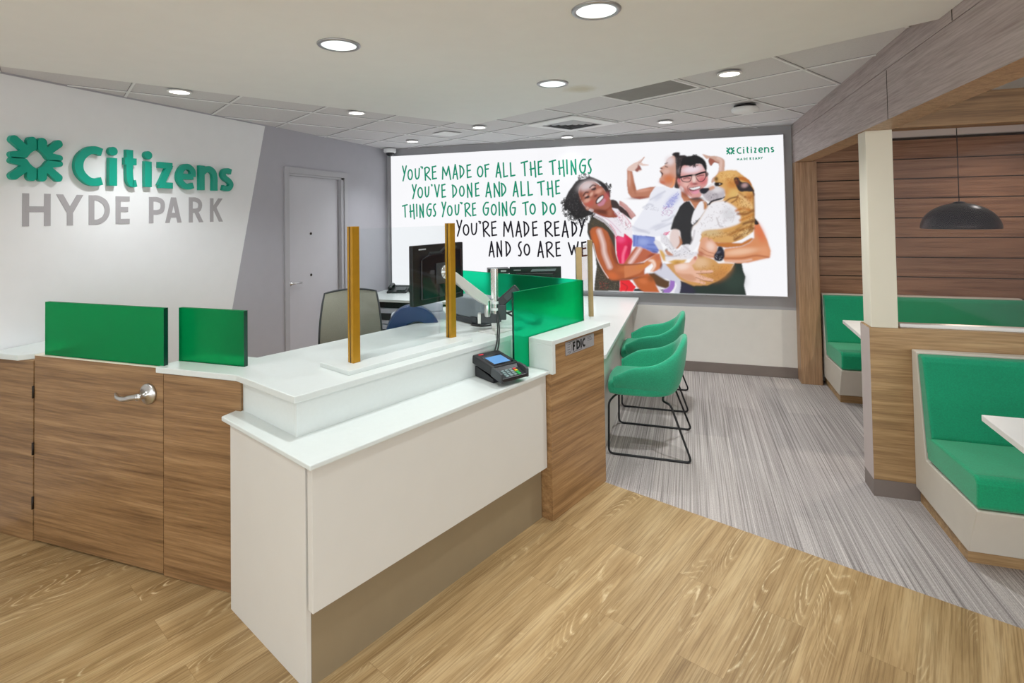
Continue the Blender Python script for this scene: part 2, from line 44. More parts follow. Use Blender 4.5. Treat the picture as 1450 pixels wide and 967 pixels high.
SLOGAN_GREEN = [["Y",159,231,1301,1504],["O",236,314,1312,1454],["U",339,416,1317,1464],["'",427,447,1447,1484],["R",467,567,1299,1476],["E",572,647,1305,1485],["M",712,839,1295,1474],["A",854,932,1295,1491],["D",942,1019,1310,1478],["E",1038,1110,1306,1483],["O",1176,1261,1314,1455],["F",1270,1340,1311,1477],["Y",295,367,1072,1264],["O",372,453,1084,1225],["U",474,544,1091,1231],["'",560,585,1225,1256],["V",604,684,1088,1254],["E",699,768,1076,1256],["D",841,919,1077,1246],["O",938,1015,1088,1225],["N",1039,1120,1068,1257],["E",1144,1210,1079,1259],["A",1280,1364,1062,1258],["N",1383,1475,1064,1259],["T",153,236,845,1016],["H",256,338,821,1018],["I",354,369,853,1017],["N",394,465,833,1020],["G",491,571,850,1022],["S",581,631,849,1016],["Y",700,769,843,1036],["O",774,852,855,989],["U",877,945,863,1001],["'",955,975,995,1026],["R",1002,1098,843,1020],["E",1103,1164,846,1018],["G",1240,1328,853,1024],["O",1347,1425,856,995],["I",1448,1462,847,1020],["A",1413,1491,1293,1488],["L",1500,1573,1298,1484],["L",1587,1664,1304,1480],["T",1727,1821,1307,1491],["H",1834,1922,1286,1486],["E",1931,1996,1308,1486],["T",2066,2156,1307,1488],["H",2174,2259,1282,1483],["I",2272,2289,1309,1484],["N",2318,2394,1293,1484],["G",2415,2502,1310,1484],["S",2514,2564,1303,1480],["D",1474,1551,1075,1247],["A",1624,1701,1062,1259],["L",1714,1785,1069,1256],["L",1799,1874,1071,1253],["T",1922,2018,1076,1253],["H",2036,2122,1052,1249],["E",2135,2199,1079,1255],["N",1483,1561,837,1023],["G",1579,1665,848,1025],["T",1737,1821,851,1017],["O",1826,1905,858,989],["D",1975,2049,847,1012],["O",2066,2144,854,988]]
SLOGAN_BLACK = [["Y",896,979,604,811],["O",980,1069,616,757],["U",1088,1176,621,773],["'",1184,1221,755,796],["R",1233,1338,598,795],["E",1344,1425,604,794],["M",1498,1631,592,792],["A",1649,1733,592,790],["D",1745,1827,603,789],["E",1851,1927,603,788],["R",1997,2106,597,787],["E",2112,2186,602,785],["A",2203,2288,586,790],["D",2311,2389,602,783],["Y",2400,2478,602,804],["A",1310,1390,355,557],["N",1408,1488,356,563],["D",1518,1597,368,558],["S",1675,1729,370,552],["O",1746,1829,382,524],["A",1911,1993,356,558],["R",2010,2114,362,552],["E",2125,2193,369,552],["W",2272,2401,393,553],["E",2423,2495,372,553]]
TAGLINE = [["M",4068,4092,1385,1409],["A",4099,4121,1384,1410],["D",4132,4152,1385,1411],["E",4158,4171,1385,1412],["R",4187,4206,1385,1413],["E",4217,4230,1384,1413],["A",4239,4261,1384,1413],["D",4267,4287,1387,1413],["Y",4291,4312,1387,1413]]
SMALL_NAME = [["C",4066,4115,1452,1523],["i",4128,4141,1454,1523],["t",4156,4187,1455,1523],["i",4200,4213,1455,1522],["z",4228,4260,1454,1509],["e",4271,4317,1453,1510],["n",4325,4374,1453,1509],["s",4385,4421,1453,1509]]
LOGO_ARM = [[-135, 107], [-128, 123], [-115, 128], [-103, 126], [-50, 76], [-51, 110], [-42, 125], [-29, 130], [-16, 130], [-4, 116], [-3, 56], [-22, 44], [-35, 31], [-45, 15], [-51, 5], [-64, -2], [-121, -4], [-133, 5], [-137, 17], [-134, 29], [-124, 35], [-79, 43], [-134, 92]]
LOGO_CENTRE = (2.110,2.064)
SMALL_LOGO = [3968, 4048, 1451, 1526]
NAME_LETTERS = [["C", 2.309, 2.491, 1.92, 2.178], ["i", 2.518, 2.579, 1.927, 2.187], ["t", 2.602, 2.731, 1.923, 2.179], ["i", 2.764, 2.822, 1.929, 2.184], ["z", 2.857, 2.997, 1.925, 2.115], ["e", 3.015, 3.182, 1.923, 2.119], ["n", 3.211, 3.38, 1.923, 2.117], ["s", 3.41, 3.546, 1.922, 2.115]]
PLACE_LETTERS = [["H", 2.052, 2.197, 1.67, 1.863], ["Y", 2.229, 2.379, 1.67, 1.862], ["D", 2.414, 2.546, 1.67, 1.861], ["E", 2.584, 2.696, 1.672, 1.859], ["P", 2.818, 2.941, 1.671, 1.86], ["A", 2.944, 3.077, 1.671, 1.861], ["R", 3.14, 3.267, 1.67, 1.865], ["K", 3.331, 3.455, 1.671, 1.862]]

# ------------------------------------------------------------------ colours and materials
def lin(c):
    return tuple(((v / 255) / 12.92 if v / 255 <= .04045 else ((v / 255 + .055) / 1.055) ** 2.4) for v in c)

def L4(c):
    return lin(c) + (1,)

def node_mat(name):
    m = bpy.data.materials.new(name)
    m.use_nodes = True
    nt = m.node_tree
    return m, nt, nt.nodes['Principled BSDF']

def noise_bump(nt, b, scale, strength, dist=.002, vec=None):
    n = nt.nodes.new('ShaderNodeTexNoise')
    n.inputs['Scale'].default_value = scale
    n.inputs['Detail'].default_value = 3
    bp = nt.nodes.new('ShaderNodeBump')
    bp.inputs['Strength'].default_value = strength
    bp.inputs['Distance'].default_value = dist
    tc = nt.nodes.new('ShaderNodeTexCoord')
    nt.links.new(vec if vec else tc.outputs['Object'], n.inputs['Vector'])
    nt.links.new(n.outputs['Fac'], bp.inputs['Height'])
    nt.links.new(bp.outputs['Normal'], b.inputs['Normal'])
    return n

def plain(name, c, rough=.5, metal=0, var=.04, scale=9, bump=0, bscale=200, coat=0):
    m, nt, b = node_mat(name)
    tc = nt.nodes.new('ShaderNodeTexCoord')
    n = nt.nodes.new('ShaderNodeTexNoise')
    n.inputs['Scale'].default_value = scale
    n.inputs['Detail'].default_value = 4
    rp = nt.nodes.new('ShaderNodeValToRGB')
    c0 = lin(c)
    rp.color_ramp.elements[0].position = .3
    rp.color_ramp.elements[1].position = .7
    rp.color_ramp.elements[0].color = tuple(v * (1 - var) for v in c0) + (1,)
    rp.color_ramp.elements[1].color = tuple(min(1, v * (1 + var)) for v in c0) + (1,)
    nt.links.new(tc.outputs['Object'], n.inputs['Vector'])
    nt.links.new(n.outputs['Fac'], rp.inputs['Fac'])
    nt.links.new(rp.outputs['Color'], b.inputs['Base Color'])
    b.inputs['Roughness'].default_value = rough
    b.inputs['Metallic'].default_value = metal
    b.inputs['Coat Weight'].default_value = coat
    if bump:
        noise_bump(nt, b, bscale, bump)
    return m

def mapping(nt, angle, scale, coord='Object'):
    """coordinates turned by -angle about z, then stretched"""
    tc = nt.nodes.new('ShaderNodeTexCoord')
    m1 = nt.nodes.new('ShaderNodeMapping')
    m1.inputs['Rotation'].default_value = (0, 0, -angle)
    m2 = nt.nodes.new('ShaderNodeMapping')
    m2.inputs['Scale'].default_value = scale
    nt.links.new(tc.outputs[coord], m1.inputs['Vector'])
    nt.links.new(m1.outputs['Vector'], m2.inputs['Vector'])
    return m1.outputs['Vector'], m2.outputs['Vector']

def ramp(nt, fac, stops):
    rp = nt.nodes.new('ShaderNodeValToRGB')
    while len(rp.color_ramp.elements) < len(stops):
        rp.color_ramp.elements.new(.5)
    for e, (p, c) in zip(rp.color_ramp.elements, stops):
        e.position = p
        e.color = L4(c)
    nt.links.new(fac, rp.inputs['Fac'])
    return rp.outputs['Color']

def mixc(nt, mode, fac, a, b):
    n = nt.nodes.new('ShaderNodeMix')
    n.data_type = 'RGBA'
    n.blend_type = mode
    for sock, v in ((n.inputs[0], fac), (n.inputs[6], a), (n.inputs[7], b)):
        if hasattr(v, 'node'):
            nt.links.new(v, sock)
        else:
            sock.default_value = v
    return n.outputs[2]

def noise(nt, vec, scale, detail=4, rough=.55, dist=0):
    n = nt.nodes.new('ShaderNodeTexNoise')
    n.inputs['Scale'].default_value = scale
    n.inputs['Detail'].default_value = detail
    n.inputs['Roughness'].default_value = rough
    n.inputs['Distortion'].default_value = dist
    nt.links.new(vec, n.inputs['Vector'])
    return n.outputs['Fac']

def wood(name, angle, dark, mid, light, vertical=False, rough=.42):
    """laminate with the grain along the horizontal direction `angle` (or upright)"""
    m, nt, b = node_mat(name)
    sc = (28, 28, 1.1) if vertical else (1.1, 14, 28)
    raw, v = mapping(nt, angle, sc)
    f1 = noise(nt, v, 1.0, 6, .62, .35)
    c = ramp(nt, f1, [(.30, dark), (.5, mid), (.72, light)])
    _, v2 = mapping(nt, angle, tuple(s * 4.5 for s in sc))
    f2 = noise(nt, v2, 1.0, 3, .6)
    c2 = ramp(nt, f2, [(.35, (196, 190, 184)), (.6, (255, 255, 255))])
    c = mixc(nt, 'MULTIPLY', .55, c, c2)
    nt.links.new(c, b.inputs['Base Color'])
    b.inputs['Roughness'].default_value = rough
    return m

def glass(name, tint=(252, 254, 254), refl=.10):
    m, nt, b = node_mat(name)
    nt.nodes.remove(b)
    out = nt.nodes['Material Output']
    t = nt.nodes.new('ShaderNodeBsdfTransparent')
    t.inputs[0].default_value = L4(tint)
    g = nt.nodes.new('ShaderNodeBsdfGlossy')
    g.inputs['Roughness'].default_value = .03
    lw = nt.nodes.new('ShaderNodeFresnel')
    lw.inputs['IOR'].default_value = 1.45
    mx = nt.nodes.new('ShaderNodeMixShader')
    ma = nt.nodes.new('ShaderNodeMath')
    ma.operation = 'MULTIPLY_ADD'
    ma.inputs[1].default_value = .16 if refl < .08 else .2
    ma.inputs[2].default_value = refl * .05
    nt.links.new(lw.outputs[0], ma.inputs[0])
    nt.links.new(ma.outputs[0], mx.inputs[0])
    nt.links.new(t.outputs[0], mx.inputs[1])
    nt.links.new(g.outputs[0], mx.inputs[2])
    nt.links.new(mx.outputs[0], out.inputs['Surface'])
    return m

def resin(name, c, clear, body=.3):
    """frosted green resin: part of the light is scattered, the rest passes through blurred and tinted"""
    m, nt, b = node_mat(name)
    out = nt.nodes['Material Output']
    tc = nt.nodes.new('ShaderNodeTexCoord')
    f = noise(nt, tc.outputs['Object'], 3, 2)
    k = lin(c)
    rp = nt.nodes.new('ShaderNodeValToRGB')
    rp.color_ramp.elements[0].color = tuple(v * .95 for v in k) + (1,)
    rp.color_ramp.elements[1].color = tuple(v * 1.05 for v in k) + (1,)
    nt.links.new(f, rp.inputs['Fac'])
    nt.links.new(rp.outputs['Color'], b.inputs['Base Color'])
    b.inputs['Roughness'].default_value = .3
    b.inputs['Specular IOR Level'].default_value = .45
    t = nt.nodes.new('ShaderNodeBsdfRefraction')
    t.inputs['Color'].default_value = clear + (1,)
    t.inputs['Roughness'].default_value = .34
    t.inputs['IOR'].default_value = 1.18
    mx = nt.nodes.new('ShaderNodeMixShader')
    mx.inputs[0].default_value = 1 - body
    nt.links.new(b.outputs[0], mx.inputs[1])
    nt.links.new(t.outputs[0], mx.inputs[2])
    nt.links.new(mx.outputs[0], out.inputs['Surface'])
    return m

def emit(name, c, strength, face=1.0):
    m, nt, b = node_mat(name)
    b.inputs['Base Color'].default_value = tuple(v * face for v in lin(c)) + (1,)
    b.inputs['Emission Color'].default_value = L4(c)
    b.inputs['Emission Strength'].default_value = strength
    b.inputs['Roughness'].default_value = .4
    b.inputs['Specular IOR Level'].default_value = .1
    return m

def fabric(name, c, var=.2, scale=150, rough=.95):
    m, nt, b = node_mat(name)
    tc = nt.nodes.new('ShaderNodeTexCoord')
    f = noise(nt, tc.outputs['Object'], scale, 3, .7)
    f2 = noise(nt, tc.outputs['Object'], 5, 3, .6)
    k = lin(c)
    rp = nt.nodes.new('ShaderNodeValToRGB')
    rp.color_ramp.elements[0].position = .3
    rp.color_ramp.elements[1].position = .7
    rp.color_ramp.elements[0].color = tuple(v * (1 - var) for v in k) + (1,)
    rp.color_ramp.elements[1].color = tuple(v * (1 + var) for v in k) + (1,)
    nt.links.new(f, rp.inputs['Fac'])
    col = mixc(nt, 'MULTIPLY', .5, rp.outputs['Color'], ramp(nt, f2, [(.3, (232, 232, 232)), (.7, (255, 255, 255))]))
    nt.links.new(col, b.inputs['Base Color'])
    b.inputs['Roughness'].default_value = rough
    b.inputs['Sheen Weight'].default_value = .25
    bp = nt.nodes.new('ShaderNodeBump')
    bp.inputs['Strength'].default_value = .25
    bp.inputs['Distance'].default_value = .001
    nt.links.new(f, bp.inputs['Height'])
    nt.links.new(bp.outputs['Normal'], b.inputs['Normal'])
    return m

COUNTER_ANGLE = math.radians(68.15)
GRID_ANGLE = math.radians(59.3)

def floor_mat():
    m, nt, b = node_mat('oak_vinyl_planks')
    raw, _ = mapping(nt, COUNTER_ANGLE, (1, 1, 1))
    br = nt.nodes.new('ShaderNodeTexBrick')
    br.offset = .37
    br.inputs['Color1'].default_value = (0, 0, 0, 1)
    br.inputs['Color2'].default_value = (1, 1, 1, 1)
    br.inputs['Mortar'].default_value = (.5, .5, .5, 1)
    br.inputs['Scale'].default_value = 1.0
    br.inputs['Mortar Size'].default_value = .0008
    br.inputs['Brick Width'].default_value = 1.22
    br.inputs['Row Height'].default_value = .178
    nt.links.new(raw, br.inputs['Vector'])
    # each plank its own piece of the pattern: shift the coordinates by the plank's random tone
    sh = nt.nodes.new('ShaderNodeVectorMath')
    sh.operation = 'MULTIPLY_ADD'
    sh.inputs[1].default_value = (7, 13, 5)
    nt.links.new(br.outputs['Color'], sh.inputs[0])
    nt.links.new(raw, sh.inputs[2])
    def stretch(sx, sy):
        mp = nt.nodes.new('ShaderNodeMapping')
        mp.inputs['Scale'].default_value = (sx, sy, 1)
        nt.links.new(sh.outputs[0], mp.inputs['Vector'])
        return mp.outputs[0]
    tone = ramp(nt, noise(nt, stretch(1.4, 11), 1, 5, .6, .4), [(.26, (158, 128, 86)), (.5, (188, 158, 113)), (.74, (208, 182, 139))])
    fine = ramp(nt, noise(nt, stretch(3.2, 150), 1, 4, .65), [(.36, (176, 162, 142)), (.56, (255, 255, 255))])
    c = mixc(nt, 'MULTIPLY', .6, tone, fine)
    # cathedral grain: rings of a slow distorted field
    f = noise(nt, stretch(.95, 5.2), 1, 1.2, .4, .25)
    k = nt.nodes.new('ShaderNodeMath')
    k.operation = 'MULTIPLY'
    k.inputs[1].default_value = 230
    nt.links.new(f, k.inputs[0])
    sn = nt.nodes.new('ShaderNodeMath')
    sn.operation = 'SINE'
    nt.links.new(k.outputs[0], sn.inputs[0])
    ring = ramp(nt, sn.outputs[0], [(.72, (0, 0, 0)), (.98, (255, 255, 255))])
    gate = ramp(nt, noise(nt, stretch(1.1, 6), 1, 2, .5, .2), [(.52, (0, 0, 0)), (.66, (255, 255, 255))])
    brk = ramp(nt, noise(nt, stretch(22, 60), 1, 3, .6), [(.38, (0, 0, 0)), (.6, (255, 255, 255))])
    msk = mixc(nt, 'MULTIPLY', 1.0, ring, mixc(nt, 'MULTIPLY', 1.0, gate, brk))
    c = mixc(nt, 'MIX', msk, c, L4((226, 205, 164)))
    ring2 = ramp(nt, sn.outputs[0], [(.0, (255, 255, 255)), (.22, (0, 0, 0))])
    msk2 = mixc(nt, 'MULTIPLY', 1.0, ring2, gate)
    half = nt.nodes.new('ShaderNodeMath')
    half.operation = 'MULTIPLY'
    half.inputs[1].default_value = .35
    nt.links.new(msk2, half.inputs[0])
    c = mixc(nt, 'MIX', half.outputs[0], c, L4((140, 108, 66)))
    pl = ramp(nt, br.outputs['Color'], [(0, (226, 224, 220)), (1, (255, 255, 255))])
    c = mixc(nt, 'MULTIPLY', .8, c, pl)
    seam = mixc(nt, 'MIX', br.outputs['Fac'], c, L4((146, 117, 79)))
    nt.links.new(seam, b.inputs['Base Color'])
    b.inputs['Roughness'].default_value = .42
    b.inputs['Specular IOR Level'].default_value = .35
    return m

def carpet_mat():
    m, nt, b = node_mat('striped_carpet_planks')
    raw, v = mapping(nt, 0, (120, .55, 1))
    f = noise(nt, v, 1, 2.5, .8)
    c = ramp(nt, f, [(.28, (112, 105, 101)), (.40, (158, 150, 147)), (.52, (188, 180, 176)), (.62, (208, 200, 196)), (.74, (232, 225, 220))])
    _, v2 = mapping(nt, 0, (300, 90, 1))
    c = mixc(nt, 'MULTIPLY', .5, c, ramp(nt, noise(nt, v2, 1, 2), [(.3, (180, 178, 178)), (.65, (255, 255, 255))]))
    br = nt.nodes.new('ShaderNodeTexBrick')
    mp = nt.nodes.new('ShaderNodeMapping')
    mp.inputs['Rotation'].default_value = (0, 0, PI / 2)
    nt.links.new(raw, mp.inputs['Vector'])
    nt.links.new(mp.outputs[0], br.inputs['Vector'])
    br.inputs['Color1'].default_value = (.74, .74, .76, 1)
    br.inputs['Color2'].default_value = (1, 1, 1, 1)
    br.inputs['Mortar'].default_value = (.8, .8, .8, 1)
    br.inputs['Scale'].default_value = 1
    br.inputs['Mortar Size'].default_value = .001
    br.inputs['Brick Width'].default_value = 1.0
    br.inputs['Row Height'].default_value = .25
    br.offset = .33
    c = mixc(nt, 'MULTIPLY', .6, c, br.outputs['Color'])
    nt.links.new(c, b.inputs['Base Color'])
    b.inputs['Roughness'].default_value = .97
    noise_bump(nt, b, 1, .5, .004, v2)
    return m

def tile_ceiling_mat():
    """lay-in ceiling boards with fine fissures; grid lines at 0.61 m"""
    m, nt, b = node_mat('ceiling_boards')
    tc = nt.nodes.new('ShaderNodeTexCoord')
    c = ramp(nt, noise(nt, tc.outputs['Object'], 160, 3, .7), [(.25, (204, 202, 205)), (.5, (217, 215, 218))])
    nt.links.new(c, b.inputs['Base Color'])
    b.inputs['Roughness'].default_value = .95
    return m

M = {}
M['ceiling'] = plain('ceiling_paint', (234, 235, 235), .9, var=.01)
def add_stain(m, centre, r, c):
    nt = m.node_tree
    b = nt.nodes['Principled BSDF']
    old = b.inputs['Base Color'].links[0].from_socket
    tc = nt.nodes.new('ShaderNodeTexCoord')
    d = nt.nodes.new('ShaderNodeVectorMath')
    d.operation = 'DISTANCE'
    d.inputs[1].default_value = centre
    nt.links.new(tc.outputs['Object'], d.inputs[0])
    n = noise(nt, tc.outputs['Object'], 14, 3)
    a = nt.nodes.new('ShaderNodeMath')
    a.operation = 'MULTIPLY_ADD'
    a.inputs[1].default_value = .09
    nt.links.new(n, a.inputs[0])
    nt.links.new(d.outputs['Value'], a.inputs[2])
    mr = nt.nodes.new('ShaderNodeMapRange')
    mr.inputs['From Min'].default_value = r + .045
    mr.inputs['From Max'].default_value = r * .3 + .045
    mr.inputs['To Max'].default_value = .55
    nt.links.new(a.outputs[0], mr.inputs['Value'])
    nt.links.new(mixc(nt, 'MIX', mr.outputs['Result'], old, L4(c)), b.inputs['Base Color'])
add_stain(M['ceiling'], (STAIN[0], STAIN[1], 2.475), .12, (196, 186, 156))
M['boards'] = tile_ceiling_mat()
M['tbar'] = plain('white_steel', (238, 238, 240), .5, var=.01)
M['gap'] = plain('grid_shadow_gap', (150, 148, 152), .9)  # grey strips paint the shadow in the joints beside the T-bars
M['white_wall'] = plain('white_wall_paint', (236, 236, 238), .85, var=.01)
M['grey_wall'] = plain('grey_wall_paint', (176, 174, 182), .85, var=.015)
M['back_grey'] = plain('mid_grey_paint', (182, 181, 185), .85, var=.015)
M['beige'] = plain('pale_beige_paint', (234, 230, 224), .85, var=.015)
M['base'] = plain('taupe_rubber', (128, 116, 110), .6)
M['door'] = plain('door_grey', (198, 196, 203), .5, var=.01)
M['frame'] = plain('frame_grey', (176, 174, 180), .5, var=.01)
M['floor'] = floor_mat()
M['carpet'] = carpet_mat()
DK, MD, LT = (112, 81, 50), (147, 112, 74), (172, 136, 95)
M['wood_x'] = wood('walnut_laminate_across', 0, DK, MD, LT)
M['wood_d'] = wood('walnut_laminate_counter', COUNTER_ANGLE, (128, 94, 58), (163, 125, 83), (186, 150, 106))
M['wood_y'] = wood('walnut_laminate_glare', PI / 2, (164, 148, 145), (182, 168, 166), (196, 184, 182), rough=.55)  # bulkhead sides: glare painted into the laminate as a pale grey tone
M['wood_half'] = wood('oak_laminate', 0, (142, 110, 73), (176, 141, 98), (198, 165, 121))
M['wood_post'] = wood('walnut_upright', 0, (150, 114, 82), (180, 142, 108), (198, 163, 130), vertical=True)
M['wood_slat'] = wood('slat_walnut', 0, (124, 88, 64), (162, 121, 92), (186, 144, 112))
M['solid'] = plain('white_solid_surface', (216, 222, 220), .28, var=.012, scale=60)
M['white_lam'] = plain('white_laminate', (213, 210, 204), .45, var=.01)
M['kick'] = plain('bronze_kick', (146, 130, 104), .45, metal=.1, var=.03)
M['resin'] = resin('green_resin', (0, 146, 84), (.02, .68, .36))
M['resin_clear'] = resin('clear_green_resin', (0, 165, 112), (.10, .93, .66), .16)
M['resin_edge'] = plain('resin_edge_dark', (6, 58, 44), .2)
M['steel'] = plain('satin_steel', (205, 205, 205), .28, metal=1, var=.04, scale=40)
M['chrome'] = plain('chrome', (225, 225, 225), .2, metal=.75, var=.02)
M['silver'] = plain('silver_paint', (224, 223, 220), .35, metal=.25, var=.02)
M['gold'] = plain('gold_anodised', (188, 138, 34), .36, metal=.45, var=.05, scale=30)
M['gold_light_post'] = plain('gold_anodised_paled', (172, 146, 102), .4, metal=.4, var=.05, scale=30)  # gold of the counter posts, paled by light painted into the colour
M['hinge'] = plain('dark_hinge', (42, 34, 26), .5, metal=.4)
M['letter'] = plain('green_letter_paint', (0, 158, 134), .4, var=.01)
M['grey_letter'] = plain('grey_vinyl', (172, 168, 171), .55, var=.01)
M['black'] = plain('black_plastic', (28, 28, 32), .38, var=.06)
M['black_gloss'] = plain('black_gloss_plastic', (24, 24, 30), .12, var=.06)
M['charcoal'] = plain('charcoal_plastic', (58, 62, 66), .45, var=.06)
M['greybox'] = plain('grey_plastic', (132, 142, 148), .45, var=.04)
M['blue_plastic'] = plain('navy_plastic', (22, 50, 98), .32, var=.06)
M['lightgrey'] = plain('light_grey_plastic', (186, 190, 202), .4, var=.03)
M['screen'] = emit('blue_screen', (84, 128, 176), .45)
M['cable'] = plain('black_cable', (26, 26, 28), .5)
M['chair_green'] = fabric('green_wool', (40, 162, 122))
M['bench_green'] = fabric('green_bench_cloth', (0, 156, 108), .16)
M['bench_back'] = fabric('green_bench_cloth_back', (0, 148, 106), .16)
M['cream'] = plain('cream_leather', (204, 196, 184), .5, var=.02, bump=.1)
M['frame_black'] = plain('black_tube', (22, 22, 24), .4, metal=.3)
M['table'] = plain('white_table_laminate', (236, 236, 234), .35, var=.01)
M['mesh_grey'] = plain('grey_mesh_cloth', (150, 148, 136), .8, var=.1, scale=300, bump=.3, bscale=500)
M['lamp_black'] = plain('navy_black_enamel', (28, 28, 46), .3, var=.04)
M['lens'] = emit('lit_lens', (255, 250, 240), 6.0)
M['lens_big'] = emit('lit_reflector', (240, 248, 245), 1.25)
M['poster_white'] = emit('backlit_film', (250, 250, 253), POSTER_GLOW, .04)
M['print_green'] = emit('printed_green', (24, 142, 110), .95, .1)
M['print_black'] = emit('printed_black', (34, 32, 40), .9, .1)
M['alu'] = plain('aluminium_edge', (176, 176, 180), .35, metal=.8)
M['glass'] = glass('clear_glass')
M['glass_pink'] = glass('booth_glass', (250, 244, 242), .06)
M['plaque'] = plain('brushed_plaque', (168, 166, 170), .4, metal=.3, var=.06, scale=80)
M['ink'] = plain('black_ink', (18, 18, 20), .5)
M['ink_grey'] = plain('grey_ink', (104, 102, 106), .5)
M['vent'] = plain('vent_grey', (138, 136, 133), .7, var=.05)
M['dark'] = plain('dark_void', (36, 35, 36), .9)
M['red'] = plain('red_mark', (206, 44, 60), .5)
M['key_y'] = plain('yellow_key', (216, 190, 40), .5)
M['key_g'] = plain('green_key', (40, 170, 80), .5)
M['key_grey'] = plain('grey_key', (130, 150, 150), .5)
M['cream_paint'] = plain('cream_paint', (226, 220, 204), .7, var=.01)
M['pink_lam'] = plain('rose_grey_laminate', (190, 176, 172), .5, var=.02)
M['label_grey'] = plain('printed_label', (190, 190, 196), .5)

# ------------------------------------------------------------------ mesh helpers
class MB:
    def __init__(s):
        s.v, s.f, s.sm, s.mi = [], [], [], []

    def add(s, verts, faces, Mx=None, smooth=False, mi=0):
        k = len(s.v)
        s.v += [tuple(Mx @ Vector(p)) if Mx else tuple(p) for p in verts]
        s.f += [tuple(i + k for i in f) for f in faces]
        s.sm += [smooth] * len(faces)
        s.mi += [mi] * len(faces)
        return s

    def box(s, x0, x1, y0, y1, z0, z1, Mx=None, mi=0):
        v = [(x0, y0, z0), (x1, y0, z0), (x1, y1, z0), (x0, y1, z0), (x0, y0, z1), (x1, y0, z1), (x1, y1, z1), (x0, y1, z1)]
        return s.add(v, [(3, 2, 1, 0), (4, 5, 6, 7), (0, 1, 5, 4), (1, 2, 6, 5), (2, 3, 7, 6), (3, 0, 4, 7)], Mx, False, mi)

    def prism(s, poly, z0, z1, Mx=None, smooth=False, mi=0):
        n = len(poly)
        area = sum(poly[i][0] * poly[(i + 1) % n][1] - poly[(i + 1) % n][0] * poly[i][1] for i in range(n))
        if area < 0:
            poly = poly[::-1]
        v = [(p[0], p[1], z0) for p in poly] + [(p[0], p[1], z1) for p in poly]
        s.add(v, [tuple(range(n))[::-1], tuple(range(n, 2 * n))], Mx, False, mi)
        k = len(s.v) - 2 * n
        for i in range(n):
            j = (i + 1) % n
            s.f.append((k + i, k + j, k + n + j, k + n + i))
            s.sm.append(smooth)
            s.mi.append(mi)
        return s

    def lathe(s, prof, n=32, Mx=None, smooth=True, mi=0):
        v, f = [], []
        for r, z in prof:
            for i in range(n):
                a = 2 * PI * i / n
                v.append((r * math.cos(a), r * math.sin(a), z))
        for k in range(len(prof) - 1):
            for i in range(n):
                j = (i + 1) % n
                f.append((k * n + i, k * n + j, (k + 1) * n + j, (k + 1) * n + i))
        if prof[0][0] > 1e-4:
            f.append(tuple(range(n))[::-1])
        if prof[-1][0] > 1e-4:
            f.append(tuple(range((len(prof) - 1) * n, len(prof) * n)))
        return s.add(v, f, Mx, smooth, mi)

    def tube(s, pts, r, n=10, closed=False, Mx=None, mi=0):
        pts = [Vector(p) for p in pts]
        N = len(pts)
        rs = r if isinstance(r, (list, tuple)) else [r] * N
        v, f = [], []
        ref = None
        for i, p in enumerate(pts):
            if closed:
                d = pts[(i + 1) % N] - pts[i - 1]
            else:
                d = pts[min(i + 1, N - 1)] - pts[max(i - 1, 0)]
            d.normalize()
            if ref is None:
                ref = Vector((0, 0, 1)) if abs(d.z) < .9 else Vector((1, 0, 0))
            a = ref - d * ref.dot(d)
            if a.length < 1e-5:
                a = d.orthogonal()
            a.normalize()
            ref = a
            c = d.cross(a)
            for k in range(n):
                t = 2 * PI * k / n
                v.append(p + (a * math.cos(t) + c * math.sin(t)) * rs[i])
        for i in range(N if closed else N - 1):
            i2 = (i + 1) % N
            for k in range(n):
                k2 = (k + 1) % n
                f.append((i * n + k, i * n + k2, i2 * n + k2, i2 * n + k))
        if not closed:
            f.append(tuple(range(n))[::-1])
            f.append(tuple(range((N - 1) * n, N * n)))
        return s.add(v, f, Mx, True, mi)

    def grid(s, rows, Mx=None, smooth=True, close_u=False, mi=0):
        n = len(rows[0])
        v = [p for r in rows for p in r]
        f = []
        for i in range(len(rows) - 1):
            for k in range(n if close_u else n - 1):
                k2 = (k + 1) % n
                f.append((i * n + k, i * n + k2, (i + 1) * n + k2, (i + 1) * n + k))
        return s.add(v, f, Mx, smooth, mi)

    def build(s, name, mats, parent=None, bevel=0, seg=2, subsurf=0, org=None):
        me = bpy.data.meshes.new(name)
        if org is None and parent is not None:
            org = origin_of(parent)
        o3 = Vector(org) if org is not None else Vector((0, 0, 0))
        me.from_pydata([tuple(Vector(p) - o3) for p in s.v], [], s.f)
        me.polygons.foreach_set('use_smooth', s.sm)
        if not isinstance(mats, (list, tuple)):
            mats = [mats]
        for m in mats:
            me.materials.append(m)
        me.polygons.foreach_set('material_index', s.mi)
        me.update()
        ob = bpy.data.objects.new(name, me)
        COL.objects.link(ob)
        if parent is not None:
            ob.parent = parent
        elif org is not None:
            ob.location = o3
        if bevel:
            b = ob.modifiers.new('bevel', 'BEVEL')
            b.width = bevel
            b.segments = seg
            b.limit_method = 'ANGLE'
            b.angle_limit = math.radians(40)
            b.harden_normals = False
        if subsurf:
            q = ob.modifiers.new('subdiv', 'SUBSURF')
            q.levels = q.render_levels = subsurf
        return ob

def origin_of(o):
    p = Vector((0, 0, 0))
    while o is not None:
        p += Vector(o.location)
        o = o.parent
    return p

def thing(name, label, cat, loc=(0, 0, 0), group=None, kind=None):
    o = bpy.data.objects.new(name, None)
    o.empty_display_size = .05
    COL.objects.link(o)
    o.location = loc
    tag(o, label, cat, group, kind)
    return o

def tag(o, label=None, cat=None, group=None, kind=None):
    if label: o['label'] = label
    if cat: o['category'] = cat
    if group: o['group'] = group
    if kind: o['kind'] = kind
    return o

def struct(o):
    o['kind'] = 'structure'
    return o

